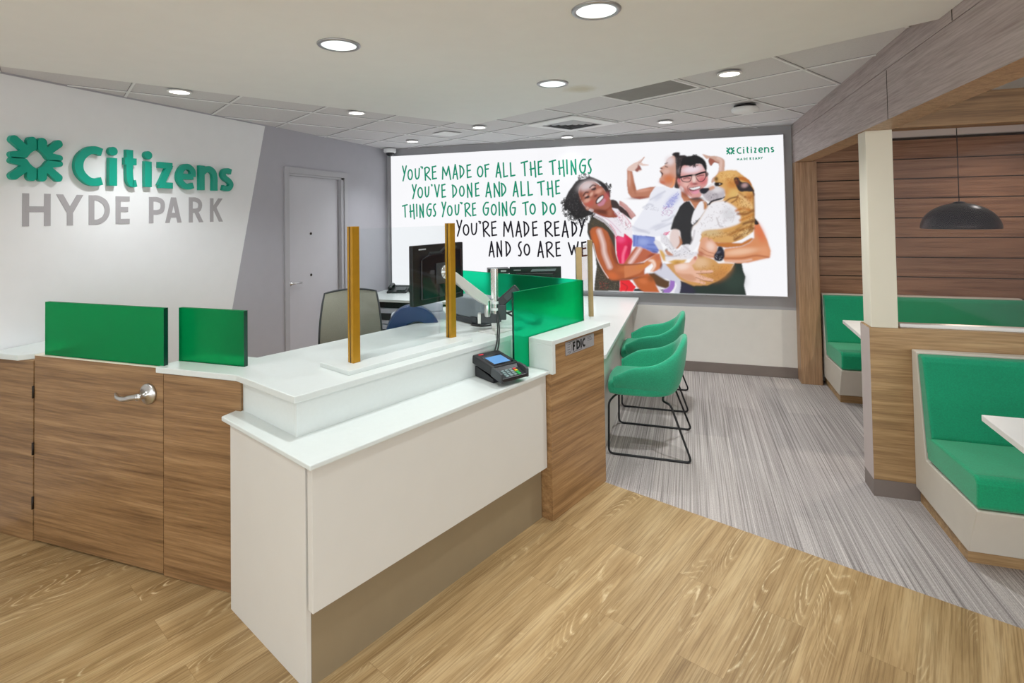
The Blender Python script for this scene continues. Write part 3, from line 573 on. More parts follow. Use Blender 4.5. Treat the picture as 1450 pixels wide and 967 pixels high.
def rounded(pts, r, n=5, closed=False):
    """polyline with its corners rounded to radius r"""
    pts = [Vector(p) for p in pts]
    N = len(pts)
    out = []
    for i in range(N):
        if not closed and i in (0, N - 1):
            out.append(pts[i])
            continue
        a, b, c = pts[i - 1], pts[i], pts[(i + 1) % N]
        d1, d2 = (a - b), (c - b)
        rr = min(r, d1.length * .45, d2.length * .45)
        p1, p2 = b + d1.normalized() * rr, b + d2.normalized() * rr
        for k in range(n + 1):
            t = k / n
            out.append(p1 * (1 - t) ** 2 + b * 2 * t * (1 - t) + p2 * t * t)
    return out

def rrect(x0, x1, y0, y1, r, n=4):
    return [(p.x, p.y) for p in rounded([(x0, y0, 0), (x1, y0, 0), (x1, y1, 0), (x0, y1, 0)], r, n, True)]

def frame_mx(o, x, y, z):
    return Matrix(((x[0], y[0], z[0], o[0]), (x[1], y[1], z[1], o[1]), (x[2], y[2], z[2], o[2]), (0, 0, 0, 1)))

def catmull(pts, n=8, closed=False):
    P = [np.array(p, float) for p in pts]
    N = len(P)
    out = []
    for i in range(N if closed else N - 1):
        p0 = P[i - 1] if (closed or i > 0) else 2 * P[0] - P[1]
        p1, p2 = P[i], P[(i + 1) % N]
        p3 = P[(i + 2) % N] if (closed or i + 2 < N) else 2 * P[-1] - P[-2]
        for k in range(n):
            t = k / n
            out.append(.5 * (2 * p1 + (p2 - p0) * t + (2 * p0 - 5 * p1 + 4 * p2 - p3) * t * t + (3 * p1 - p0 - 3 * p2 + p3) * t ** 3))
    if not closed:
        out.append(P[-1])
    return [tuple(p) for p in out]

# the counter's own axes: s along its front (away from the viewer), t into the staff side
E1 = Vector((math.cos(COUNTER_ANGLE), math.sin(COUNTER_ANGLE), 0))
E2 = Vector((-math.sin(COUNTER_ANGLE), math.cos(COUNTER_ANGLE), 0))
CO = Vector((-1.33972, 1.61755, 0))
CM = frame_mx(CO, E1, E2, (0, 0, 1))
def cw(s, t, z=0):
    return CM @ Vector((s, t, z))
def cst(x, y):
    d = Vector((x, y, 0)) - CO
    return (d.dot(E1), d.dot(E2))

# ------------------------------------------------------------------ strokes -> lettering
def ribbon(mb, pts, w, t0, t1, Mx, closed=False, cap='round', mi=0):
    """a stroke of width w along 2-D pts as a solid from height t0 to t1 of frame Mx"""
    P = [Vector((p[0], p[1])) for p in pts]
    Q = [P[0]]
    for p in P[1:]:
        if (p - Q[-1]).length > 1e-6:
            Q.append(p)
    P = Q
    if closed and (P[0] - P[-1]).length < 1e-6:
        P.pop()
    N = len(P)
    if N < 2:
        return
    h = w / 2
    Ls, Rs = [], []
    def pair(c, nrm, k):
        Ls.append(c + nrm * k)
        Rs.append(c - nrm * k)
    for i in range(N):
        if closed:
            d1, d2 = (P[i] - P[i - 1]).normalized(), (P[(i + 1) % N] - P[i]).normalized()
        else:
            d1 = (P[i] - P[max(i - 1, 0)]).normalized() if i > 0 else (P[1] - P[0]).normalized()
            d2 = (P[min(i + 1, N - 1)] - P[i]).normalized() if i < N - 1 else d1
        d = (d1 + d2)
        if d.length < 1e-4:
            d = d2
        d.normalize()
        nrm = Vector((-d.y, d.x))
        k = h / max(.5, nrm.dot(Vector((-d2.y, d2.x))))
        if not closed and cap == 'round' and i == 0:
            for a in (80, 60, 40, 20):
                pair(P[0] - d * h * math.sin(math.radians(a)), nrm, h * math.cos(math.radians(a)))
        pair(P[i], nrm, k)
        if not closed and cap == 'round' and i == N - 1:
            for a in (20, 40, 60, 80):
                pair(P[-1] + d * h * math.sin(math.radians(a)), nrm, h * math.cos(math.radians(a)))
    n = len(Ls)
    v = [(p.x, p.y, t1) for p in Ls] + [(p.x, p.y, t1) for p in Rs] + [(p.x, p.y, t0) for p in Ls] + [(p.x, p.y, t0) for p in Rs]
    f = []
    for i in range(n if closed else n - 1):
        j = (i + 1) % n
        f += [(n + i, n + j, j, i), (2 * n + i, 2 * n + j, 3 * n + j, 3 * n + i), (i, j, 2 * n + j, 2 * n + i), (n + j, n + i, 3 * n + i, 3 * n + j)]
    if not closed:
        f += [(0, 2 * n, 3 * n, n), (n - 1, 2 * n - 1, 4 * n - 1, 3 * n - 1)]
    mb.add(v, f, Mx, False, mi)

def ell(cx, cy, rx, ry, a0=0, a1=360, n=20):
    return [(cx + rx * math.cos(math.radians(a0 + (a1 - a0) * i / n)), cy + ry * math.sin(math.radians(a0 + (a1 - a0) * i / n))) for i in range(n + (0 if abs(a1 - a0) == 360 else 1))]

SM, SH, CL = 'smooth', 'sharp', 'closed'
HAND = {
 'Y': [(SH, [(0, 1), (.5, .45)]), (SH, [(1, 1), (.55, .5), (.1, 0)])],
 'O': [(CL, ell(.5, .5, .5, .5, 100, 460))],
 'U': [(SM, [(0, .98), (.02, .4), (.2, .05), (.55, .03), (.85, .3), (.95, 1)])],
 "'": [(SH, [(0, 1), (1, .75), (.85, 0)])],
 'R': [(SH, [(.06, .93), (.14, 0)]), (SM, [(0, .9), (.4, 1), (.8, .88), (.72, .66), (.2, .42)]), (SH, [(.22, .42), (1, .02)])],
 'E': [(SH, [(.05, .96), (.12, .02)]), (SH, [(.05, .94), (.88, 1)]), (SH, [(.1, .53), (.82, .57)]), (SH, [(.12, .03), (1, .07)])],
 'M': [(SH, [(0, .05), (.06, .97)]), (SH, [(.06, .97), (.48, .32)]), (SH, [(.48, .32), (.78, 1)]), (SH, [(.78, 1), (1, 0)])],
 'A': [(SH, [(0, .06), (.5, 1)]), (SH, [(.5, 1), (1, 0)]), (SH, [(.12, .32), (.88, .36)])],
 'D': [(SH, [(.1, .95), (.16, .02)]), (SM, [(0, .98), (.5, .88), (.92, .6), (.8, .3), (.12, .0)])],
 'F': [(SH, [(.08, .95), (.2, 0)]), (SH, [(.0, .92), (1, 1)]), (SH, [(.12, .6), (.85, .63)])],
 'T': [(SH, [(0, .9), (1, 1)]), (SH, [(.5, .92), (.58, 0)])],
 'H': [(SH, [(.08, .95), (.18, .12)]), (SH, [(.8, 1), (.95, 0)]), (SH, [(0, .5), (.88, .56)])],
 'I': [(SH, [(.4, 1), (.6, 0)])],
 'N': [(SH, [(.08, .02), (.04, .92)]), (SH, [(.04, .92), (.94, .04)]), (SH, [(.94, .04), (.9, 1)])],
 'G': [(SM, [(.95, .98), (.5, .95), (.08, .6), (.12, .2), (.5, .0), (.85, .15), (.98, .52)]), (SH, [(.98, .54), (.5, .54)])],
 'S': [(SM, [(.98, 1), (.4, .93), (.12, .72), (.5, .5), (.95, .26), (.6, .03), (.05, .03)])],
 'V': [(SH, [(0, 1), (.52, 0)]), (SH, [(.52, 0), (1, .98)])],
 'L': [(SH, [(.1, 1), (.2, .03)]), (SH, [(.18, .02), (1, .07)])],
 'W': [(SH, [(0, .92), (.32, 0)]), (SH, [(.32, 0), (.58, .7)]), (SH, [(.58, .7), (.78, .02)]), (SH, [(.78, .02), (1, 1)])],
}
SANS = {
 'H': [(SH, [(0, 0), (0, 1)]), (SH, [(1, 0), (1, 1)]), (SH, [(0, .52), (1, .52)])],
 'Y': [(SH, [(.5, 0), (.5, .46)]), (SH, [(0, 1), (.5, .42)]), (SH, [(1, 1), (.5, .42)])],
 'D': [(SH, [(0, 0), (0, 1)]), (SM, [(0, 1), (.42, .99), (.84, .82), (1, .5), (.84, .18), (.42, .01), (0, 0)])],
 'E': [(SH, [(0, 0), (0, 1)]), (SH, [(0, 1), (1, 1)]), (SH, [(0, .53), (.86, .53)]), (SH, [(0, 0), (1, 0)])],
 'P': [(SH, [(0, 0), (0, 1)]), (SM, [(0, 1), (.5, 1), (.9, .9), (1, .7), (.88, .48), (.5, .4), (0, .4)])],
 'A': [(SH, [(0, 0), (.47, 1)]), (SH, [(.53, 1), (1, 0)]), (SH, [(.16, .3), (.84, .3)])],
 'R': [(SH, [(0, 0), (0, 1)]), (SM, [(0, 1), (.45, 1), (.8, .9), (.9, .73), (.78, .53), (.45, .46), (0, .46)]), (SH, [(.48, .46), (1, 0)])],
 'K': [(SH, [(0, 0), (0, 1)]), (SH, [(.95, 1), (.05, .46)]), (SH, [(.3, .6), (1, 0)])],
 'F': [(SH, [(0, 0), (0, 1)]), (SH, [(0, 1), (1, 1)]), (SH, [(0, .53), (.85, .53)])],
 'I': [(SH, [(.5, 0), (.5, 1)])],
 'C': [(SM, [(1.08, .95), (.78, 1), (.45, .95), (.13, .74), (.03, .48), (.13, .24), (.45, .04), (.78, 0), (1.08, .05)])],
 'i': [(SH, [(.5, 0), (.5, .70)])],
 't': [(SM, [(.42, 1), (.42, .72), (.42, .3), (.48, .09), (.68, .0), (1, .02)]), (SH, [(0, .70), (1, .70)])],
 'z': [(SH, [(-.06, 1), (1.05, 1)]), (SH, [(.86, 1), (.12, 0)]), (SH, [(-.04, 0), (1.08, 0)])],
 'e': [(SM, [(.06, .5), (.5, .5), (.97, .51)]), (SM, [(.97, .51), (.93, .82), (.62, 1), (.28, .93), (.04, .62), (.06, .3), (.34, .05), (.66, .0), (.97, .08)])],
 'n': [(SH, [(0, 0), (0, 1)]), (SM, [(0, .78), (.28, .95), (.6, 1), (.9, .86), (1, .6), (1, .3), (1, 0)])],
 's': [(SM, [(.95, .95), (.6, 1), (.25, .95), (.08, .76), (.3, .58), (.7, .44), (.94, .24), (.74, .04), (.38, .0), (.03, .05)])],
}
def glyph(mb, font, ch, box, w, t0, t1, Mx, cap='round', n=7):
    x0, x1, y0, y1 = box
    h = w / 2
    if x1 - x0 > w * 1.3: x0, x1 = x0 + h, x1 - h
    if y1 - y0 > w * 1.3 and cap == 'round': y0, y1 = y0 + h, y1 - h
    if cap == 'butt':
        pad = 0 if ch in 'HYAKinFIRPDE' else h
    for k, (kind, pts) in enumerate(font[ch]):
        q = []
        for px, py in pts:
            yy = y0 + (y1 - y0) * py
            if cap == 'butt':      # keep horizontal bars inside the box, stems reach its edges
                bar = ch in 'EFzDPRCesn' and not (kind == SH and len(pts) == 2 and pts[0][0] == pts[1][0])
                if ch == 't':
                    yy = y0 + h + (y1 - y0 - h) * py if k == 0 else y0 + (y1 - y0) * .69
                elif ch == 'n' and k == 1:
                    yy = y0 + (y1 - y0 - h) * py
                elif ch in 'RK' and kind == SH:
                    pass
                elif bar:
                    yy = y0 + h + (y1 - y0 - w) * py
            q.append((x0 + (x1 - x0) * px, yy))
        if kind == SM: q = catmull(q, n)
        if cap == 'butt' and kind == SH and len(q) == 2 and abs(q[0][0] - q[1][0]) > .003 and abs(q[0][1] - q[1][1]) > .6 * abs(q[0][0] - q[1][0]) * .8:
            # a slanting bar with level ends
            (xa, ya), (xb, yb) = q
            hh = h * math.hypot(xb - xa, yb - ya) / abs(yb - ya)
            mb.prism([(xa - hh, ya), (xa + hh, ya), (xb + hh, yb), (xb - hh, yb)], t0 + .0001 * k, t1 + .0002 * k, Mx)
            continue
        ribbon(mb, q, w, t0 + .0004 * k * (1 if t1 - t0 < .01 else 0), t1 + (.0002 * k), Mx, kind == CL, cap)

# ================================================================== THE SETTING
XL, YB, ZT, ZD = -3.671, 6.018, 2.535, 2.475
# floor: oak vinyl in front, striped carpet behind a slanting joint
cut_a, cut_b = Vector((-3.671, 4.70, 0)), Vector((4.2, 1.50, 0))
JA, JB = (-3.671, 4.735), (4.2, 1.465)
def joint_y(x):
    return 3.198 - .3942 * (x - 0.0)
f = MB()
f.add([(XL - .1, -4, 0), (4.2, -4, 0), (4.2, joint_y(4.2), 0), (XL - .1, joint_y(XL - .1), 0)], [(0, 1, 2, 3)])
struct(f.build('floor', M['floor']))
f = MB()
f.add([(XL - .1, joint_y(XL - .1), 0), (4.2, joint_y(4.2), 0), (4.2, YB + .1, 0), (XL - .1, YB + .1, 0)], [(0, 1, 2, 3)])
o = struct(f.build('floor_carpet', M['carpet']))

# walls
DY0, DY1, DH = 4.225, 5.10, 2.125          # door opening in the left wall
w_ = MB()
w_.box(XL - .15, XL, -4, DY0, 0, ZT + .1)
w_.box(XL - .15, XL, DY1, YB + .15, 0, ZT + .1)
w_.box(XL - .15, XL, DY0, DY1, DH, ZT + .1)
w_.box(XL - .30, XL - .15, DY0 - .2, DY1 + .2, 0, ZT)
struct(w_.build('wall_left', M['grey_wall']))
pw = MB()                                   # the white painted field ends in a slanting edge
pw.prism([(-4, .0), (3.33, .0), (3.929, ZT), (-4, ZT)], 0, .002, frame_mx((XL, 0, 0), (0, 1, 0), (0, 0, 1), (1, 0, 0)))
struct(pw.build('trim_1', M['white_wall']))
bw = MB()
bw.box(XL, 4.2, YB, YB + .15, .68, ZT + .1, mi=0)
bw.box(XL, 4.2, YB, YB + .15, 0, .68, mi=1)
struct(bw.build('wall_back', [M['back_grey'], M['beige']]))
wr = MB()
wr.box(3.3, 3.45, 1.2, YB, 0, ZT + .1)
struct(wr.build('wall_right', M['wood_slat']))
bb = MB()
bb.box(-.60, 1.0, YB - .012, YB, 0, .105)
struct(bb.build('baseboard_back', M['base'], bevel=.003))

# ceilings
c_ = MB()
c_.box(XL - .1, 4.2, -4, YB + .1, ZT + .012, ZT + .07)
struct(c_.build('ceiling', M['boards']))
# lower plasterboard part with two straight edges along the board grid
AP = Vector((-1.80, 4.395))                 # its far corner
CEDGE = GRID_ANGLE
d1 = Vector((math.cos(math.radians(60)), math.sin(math.radians(60))))
d2 = Vector((math.cos(math.radians(149)), math.sin(math.radians(149))))
AP = Vector(SOFFIT_APEX) if 'SOFFIT_APEX' in globals() else AP
pL = AP - d1 * ((AP.x - XL) / d1.x)
pR = AP - d2 * ((AP.x - .999) / d2.x)
dw = MB()
dw.prism([(XL, -4), (.999, -4), (.999, pR.y), tuple(AP), (XL, pL.y)], ZD, ZT + .06)
struct(dw.build('ceiling_soffit', M['ceiling']))
# T-bars of the board grid
ga, gb = Vector((math.cos(GRID_ANGLE), math.sin(GRID_ANGLE))), Vector((-math.sin(GRID_ANGLE), math.cos(GRID_ANGLE)))
G0 = Vector((.366, 3.09))
tb = MB()
tg = MB()
for k in range(-8, 9):
    for (u, v) in ((ga, gb), (gb, ga)):
        c = G0 + v * (.61 * k)
        for mbq, hw, z0, z1 in ((tb, .007, ZT + .004, ZT + .0125), (tg, .010, ZT + .0095, ZT + .0126)):
            # clip each bar to the room
            ts = []
            for i in range(-260, 261):
                p = c + u * (i * .025)
                if XL < p.x < 1.0 and .5 < p.y < YB:
                    ts.append(i * .025)
            if ts:
                Mx = frame_mx((c.x, c.y, 0), (u.x, u.y, 0), (-u.y, u.x, 0), (0, 0, 1))
                mbq.box(ts[0], ts[-1], -hw, hw, z0, z1, Mx)
struct(tb.build('trim_2', M['tbar']))
struct(tg.build('trim_3', M['gap']))

# door in the left wall
dr = thing('door_1', 'grey flush door in a grey metal frame on the left wall', 'door', (XL, 4.66, 0), kind='structure')
m = MB()
m.box(XL - .09, XL - .045, DY0 + .003, DY1 - .003, .006, DH - .003)
m.build('door_leaf', M['door'], dr, bevel=.002)
fr = MB()
for (y0, y1, z0, z1) in ((DY0 - .06, DY0, 0, DH + .06), (DY1, DY1 + .06, 0, DH + .06), (DY0, DY1, DH, DH + .06)):
    fr.box(XL - .01, XL + .014, y0, y1, z0, z1)
fr.box(XL - .1, XL - .01, DY0, DY0 + .002, 0, DH)
fr.box(XL - .04, XL, DY1 - .045, DY1, 0, DH)
fr.box(XL - .04, XL, DY0, DY1, DH - .02, DH)
fr.build('door_frame', M['frame'], dr, bevel=.003)
hd = MB()
hd.lathe([(.0, 0), (.026, 0), (.026, .012), (.011, .016), (.011, .05), (0, .05)], 20, frame_mx((XL - .045, 4.285, 1.05), (0, 1, 0), (0, 0, 1), (1, 0, 0)))
hd.tube(rounded([(XL - .005, 4.285, 1.05), (XL + .004, 4.30, 1.05), (XL + .006, 4.40, 1.047)], .012), .009)
hd.build('door_handle', M['chrome'], dr)
for z in (1.525, 1.10):
    pp = MB()
    pp.lathe([(0, 0), (.013, 0), (.013, .006), (.007, .008), (0, .008)], 16, frame_mx((XL - .045, 4.60, z), (0, 1, 0), (0, 0, 1), (1, 0, 0)))
    pp.build('peephole', M['hinge'], dr)

# ------------------------------------------------------------------ big timber bulkhead, post, column, header on the right
b_ = MB()
b_.box(1.0, 1.15, -1.5, YB, 2.1605, 2.425)
b_.box(1.0005, 1.1495, -1.5, YB, 2.16, 2.1605, mi=2)
b_.box(1.004, 1.146, -1.5, YB, 2.425, 2.428)
b_.box(1.0, 1.15, -1.5, YB, 2.428, ZT + .02)
for yy in (3.27, 2.53):
    b_.box(.9985, 1.0, yy - .0015, yy + .0015, 2.16 if yy > 3 else 2.43, 2.42 if yy > 3 else ZT, mi=1)
o = b_.build('timber_bulkhead', [M['wood_y'], M['hinge'], M['wood_post']])
tag(o, 'long brown timber bulkhead beam, its sides painted grey with glare, running along the ceiling on the right', 'beam', kind='structure')
p_ = MB()
p_.box(1.0, 1.184, 5.846, YB, 0, 2.158)
o = p_.build('timber_post', M['wood_post'], bevel=.002)
tag(o, 'upright brown timber post at the right end of the back wall', 'post', kind='structure')
HW_Y0, HW_Y1 = 3.70, 3.87
k_ = thing('half_wall', 'oak faced half wall between the two booths carrying a cream column', 'partition', (1.0, 3.785, 0), kind='structure')
m = MB(); m.box(1.002, 3.3, HW_Y0 + .001, HW_Y1 - .001, .097, .99)
m.build('panel', M['wood_half'], k_, bevel=.002)
m = MB(); m.box(1.0, 1.0025, HW_Y0, HW_Y1, .097, .985)
m.build('end_panel', M['pink_lam'], k_)
m = MB(); m.box(1.0, 3.3, HW_Y0, HW_Y1, 0, .097)
m.build('plinth', M['base'], k_)
m = MB(); m.box(1.168, 3.3, 3.735, 3.785, .99, 1.012)
m.build('glass_channel', M['silver'], k_, bevel=.002)
cl = MB(); cl.box(1.012, 1.15, 3.70, 3.845, .99, 2.16)
o = cl.build('cream_column', M['cream_paint'], bevel=.003)
tag(o, 'square cream painted column standing on the end of the half wall', 'column', kind='structure')
hb = MB(); hb.box(1.15, 3.3, 3.70, 3.845, 2.165, 2.353)
o = hb.build('timber_header', M['wood_x'], bevel=.002)
tag(o, 'brown timber header crossing above the half wall', 'beam', kind='structure')
gl = MB(); gl.box(1.152, 3.3, 3.757, 3.765, 1.006, 2.165)
o = gl.build('window_1', M['glass_pink'])
tag(o, 'clear glass pane above the half wall between the booths', 'window', kind='structure')
# slatted timber cladding behind the far booth
sl = MB()
z = .112
while z < 2.34:
    z1 = min(z + .176, 2.367)
    sl.box(1.184, 3.3, YB - .018, YB - .002, z, z1)
    z += .1862
sl.box(1.184, 3.3, YB - .003, YB - .001, 0.1, 2.36, mi=1)
o = struct(sl.build('trim_4', [M['wood_slat'], M['hinge']], bevel=.0015, seg=1))
uw = MB(); uw.box(1.15, 3.3, YB - .022, YB, 2.367, ZT)
struct(uw.build('trim_5', M['white_wall']))

# ================================================================== THE SERVICE COUNTER
ZC, ZL = .99, .825
# ---- gate wall at the left (along x)
GY = 1.927
fp = thing('counter_section', 'brown laminate counter section between the left wall and the swing gate', 'counter', (-3.5, GY + .1, 0))
m = MB(); m.box(XL + .004, -3.348, GY, GY + .05, 0, .955)
m.build('front_panel', M['wood_x'], fp, bevel=.001)
m = MB(); m.prism([(XL + .004, GY - .03), (-3.425, GY - .03), (-3.355, GY + .045), (-3.355, GY + .25), (XL + .004, GY + .25)], .955, .985)
m.build('counter_top', M['solid'], fp, bevel=.004)
m = MB(); m.box(XL + .004, -3.40, GY + .05, GY + .22, 0, .955)
m.build('carcass', M['white_lam'], fp)

gt = thing('swing_gate', 'brown laminate swing gate with lever handle and green top panel', 'gate', (-2.88, GY + .02, 0))
m = MB(); m.box(-3.338, -2.417, GY, GY + .045, .012, .982)
m.build('gate_leaf', M['wood_x'], gt, bevel=.001)
m = MB(); m.box(-3.338, -2.417, GY - .0005, GY + .046, .982, .987)
m.build('edge_strip', M['cream_paint'], gt)
m = MB(); m.box(-3.278, -2.427, GY + .012, GY + .034, .987, 1.268)
m.build('green_panel', M['resin'], gt, bevel=.0015)
m = MB(); m.box(-2.427, -2.4255, GY + .012, GY + .034, .987, 1.268)
m.build('panel_edge', M['resin_edge'], gt)
lv = MB()
lv.lathe([(0, 0), (.050, 0), (.050, .01), (.043, .015), (.017, .019), (.015, .05), (.017, .062), (0, .064)], 28, frame_mx((-2.507, GY, .855), (1, 0, 0), (0, 0, 1), (0, -1, 0)))
lo = lv.build('lock_rose', M['steel'], gt)
lv = MB()
lv.tube(catmull([(-2.507, GY - .052, .855), (-2.545, GY - .058, .850), (-2.60, GY - .058, .838), (-2.65, GY - .05, .838), (-2.69, GY - .03, .845)], 5),
        [.014] * 8 + [.012] * 5 + [.010] * 5 + [.008] * 3, 12)
lv.build('lever', M['steel'], lo, org=origin_of(lo))
for z in (.788, .489, .204):
    m = MB(); m.lathe([(.006, -.032), (.006, .032)], 10, Matrix.Translation((-3.343, GY - .003, z)))
    m.build('hinge', M['hinge'], gt)

fx = thing('counter_section', 'brown laminate counter panel between the gate and the white end panel', 'counter', (-2.1, GY + .03, 0))
a_ = cw(-.001, .634)
m = MB(); m.box(-2.413, -1.945, GY, GY + .04, .003, .957)
m.build('front_panel', M['wood_x'], fx, bevel=.001)
m = MB(); m.box(-2.414, -2.411, GY + .04, GY + .24, .003, .957)
m.build('end_panel', M['wood_x'], fx)
m = MB()
for zz in (.82,):
    m.box(-2.418, -2.4145, GY + .004, GY + .03, .79, .87)
m.build('strike_plate', M['hinge'], fx)

# ---- the white transaction counter
tc = thing('transaction_counter', 'white stepped teller counter with lower ledge and bronze kick panel', 'counter', tuple(cw(.7, .3)))
FT = .20                                     # plane of the raised fascia
# upper work surface
bk = .915
top_poly = [(.062, FT - .008), (1.405, FT - .008), (1.405, .17), (2.02, .17), (2.02, 1.22), (1.70, 1.22), (1.62, bk), (.20, bk)]
pA = cst(-2.45, 2.20); pB = cst(-2.45, GY - .012); pC = cst(-1.958, GY - .012)
top_poly = top_poly[:-1] + [(.245, bk), pA, pB, pC]
m = MB(); m.prism(top_poly, ZC - .028, ZC, CM)
m.build('work_surface', M['solid'], tc, bevel=.003)
m = MB(); m.box(.075, 1.405, FT, FT + .02, ZL, ZC - .028, CM)
m.box(.075, .095, FT + .02, .70, ZL, ZC - .028, CM)
m.box(1.385, 1.4055, .1655, FT + .001, ZL, ZC - .028, CM)
m.build('raised_fascia', M['solid'], tc, bevel=.001)
led = [(-.018, -.067), (1.405, -.067), (1.405, FT + .012), (.09, FT + .012), (.09, .69), (.06, .712), (-.0185, .683)]
m = MB(); m.prism(led, ZL - .02, ZL, CM)
m.build('ledge', M['solid'], tc, bevel=.004)
m = MB(); m.box(0, .02, .0, .636, 0, ZL - .0205, CM)
m.build('end_panel', M['white_lam'], tc, bevel=.001)
m = MB(); m.box(.002, 1.399, -.045, -.012, .29, ZL - .0205, CM)
m.build('front_panel', M['white_lam'], tc, bevel=.0015)
m = MB(); m.box(.021, 1.40, 0.0, .02, 0, ZL - .0205, CM)
m.build('kick_panel', M['kick'], tc)
m = MB(); m.box(.02, 2.0, bk - .12, bk - .10, 0, ZC - .03, CM); m.box(1.99, 2.0, .17, bk - .12, 0, ZC - .03, CM)
m.build('staff_side_panel', M['white_lam'], tc)

# ---- timber end block with its white cap
eb = thing('counter_end_block', 'brown timber end block of the counter with white cap', 'counter', tuple(cw(1.7, .05)))
m = MB(); m.box(1.4065, 1.98, -.073, .165, 0, ZC - .026, CM)
m.build('timber_body', M['wood_d'], eb, bevel=.001)
m = MB()
m.box(1.406, 2.045, -.088, .169, ZC - .025, ZC, CM)
m.box(1.406, 1.436, -.088, .169, ZL - .02, ZC - .025, CM)
m.build('white_cap', M['solid'], eb, bevel=.002)

# ---- plaque on the end block
pq = thing('insurance_plaque', 'small silver notice plate with bold black letters on the end block', 'sign', tuple(cw(1.706, -.075, .914)))
PM = frame_mx(cw(1.553, -.0735, .8765), E1, (0, 0, 1), -E2)
m = MB(); m.prism(rrect(0, .307, 0, .076, .003), 0, .003, PM)
m.build('plate', M['plaque'], pq)
m = MB()
for ch, x0, x1 in (('F', .072, .106), ('D', .111, .152), ('I', .154, .170), ('C', .172, .210)):
    glyph(m, SANS, ch, (x0, x1, .014, .066), .0128, .003, .0034, PM, 'butt')
m.build('bold_letters', M['ink'], pq)
small = [[(.018, .016 + q * .014), (.045, .016 + q * .014)] for q in range(4)] + [[(.232, .062 - q * .009), (.275 + .006 * q, .062 - q * .009)] for q in range(3)] + [[(.018, .0715), (.12, .0715)], [(.07, .008), (.17, .008)]]
for ln in small:
    m = MB(); ribbon(m, ln, .0035, .003, .0033, PM, cap='butt')
    m.build('small_print', M['ink_grey'], pq)
m = MB(); ribbon(m, ell(.03, .037, .032, .032, -75, 75), .0035, .003, .0033, PM, cap='butt')
m.build('seal_arc', M['ink_grey'], pq)

# ---- green resin panels on the counter
o = MB().box(-2.44, -2.028, 2.03, 2.052, ZC, 1.255)
ob = o.build('divider_panel', M['resin'], bevel=.0015, org=(-2.23, 2.04, ZC))
tag(ob, 'small green resin screen standing on the counter right of the swing gate', 'screen')
m = MB(); m.box(-2.028, -2.0265, 2.03, 2.052, ZC, 1.255)
m.build('panel_edge', M['resin_edge'], ob)
lp = thing('divider_panel', 'stepped green resin screen on the counter end above the notice plate', 'screen', tuple(cw(1.64, .08, ZL)))
PT = .075
m = MB()
LM = frame_mx(cw(0, PT, 0), E1, (0, 0, 1), -E2)
m.prism([(1.275, ZL), (1.4055, ZL), (1.4055, ZC), (1.985, ZC), (1.985, 1.255), (1.275, 1.262)], -.012, 0, LM)
m.build('sheet', M['resin_clear'], lp, bevel=.001)
m = MB(); m.box(1.273, 1.275, PT, PT + .012, ZL, 1.262, CM)
m.build('sheet_edge', M['resin_edge'], lp)
m = MB(); m.box(1.985, 1.987, PT, PT + .012, ZC, 1.255, CM)
m.build('sheet_edge', M['resin_edge'], lp)
o = MB().box(1.985, 1.997, .095, 1.20, ZC, 1.255, CM)
ob = o.build('divider_panel', M['resin_clear'], bevel=.001, org=tuple(cw(1.99, .65, ZC)))
tag(ob, 'long green resin screen behind the monitor pole running back between counter and desk', 'screen')

# ---- clear guard with two gold posts
def guard(name, label, base, posts, glass_pts, mat, z0, z1, foot):
    t = thing(name, label, 'screen', (posts[0][0].x, posts[0][0].y, z0 - foot))
    if base:
        m = MB(); m.prism(base, z0 - foot, z0, CM)
        m.build('base_slab', M['solid'], t, bevel=.002)
    for p, ang, hw in posts:
        c, s = math.cos(ang), math.sin(ang)
        mx = frame_mx((p.x, p.y, 0), (c, s, 0), (-s, c, 0), (0, 0, 1))
        m = MB()
        m.prism([(-hw, -hw), (hw, -hw), (hw, hw), (-hw, hw)], z0, z1, mx)
        pst = m.build('post', mat, t, bevel=.0015)
        g = MB()
        sgn = 1
        g.box(-hw - .0006, -hw, -.003, .003, z0, z1, mx)
        g.box(hw, hw + .0006, -.003, .003, z0, z1, mx)
        g.build('groove', M['hinge'], pst, org=origin_of(pst))
    a, b = glass_pts
    d = (b - a).normalized()
    mx = frame_mx((a.x, a.y, 0), (d.x, d.y, 0), (-d.y, d.x, 0), (0, 0, 1))
    m = MB(); m.box(.021, (b - a).length - .021, -.003, .003, z0 + .001, z1 - .012, mx)
    m.build('glass_pane', M['glass'], t)
    return t
A1, B1 = cw(.455, .375), cw(1.085, .378)
guard('counter_guard', 'clear glass guard between two gold posts on the white counter', [(.352, .262), (1.135, .262), (1.135, .50), (.352, .50)],
      [(A1, COUNTER_ANGLE, .0205), (B1, COUNTER_ANGLE, .0205)], (A1, B1), M['gold'], ZC + .02, 1.65, .02)
ZK = .76                                     # desk height
A2, B2 = Vector((-.735, 3.93, 0)), Vector((-1.08, 4.28, 0))
A2, B2 = Vector((-.862, 4.835, 0)), Vector((-.765, 3.825, 0))
guard('counter_guard', 'clear glass guard between two gold posts, painted paler for their light, standing on the desk', None,
      [(A2, math.radians(20), .0205), (B2, math.radians(20), .0205)], (A2, B2), M['gold_light_post'], ZK, 1.447, 0)
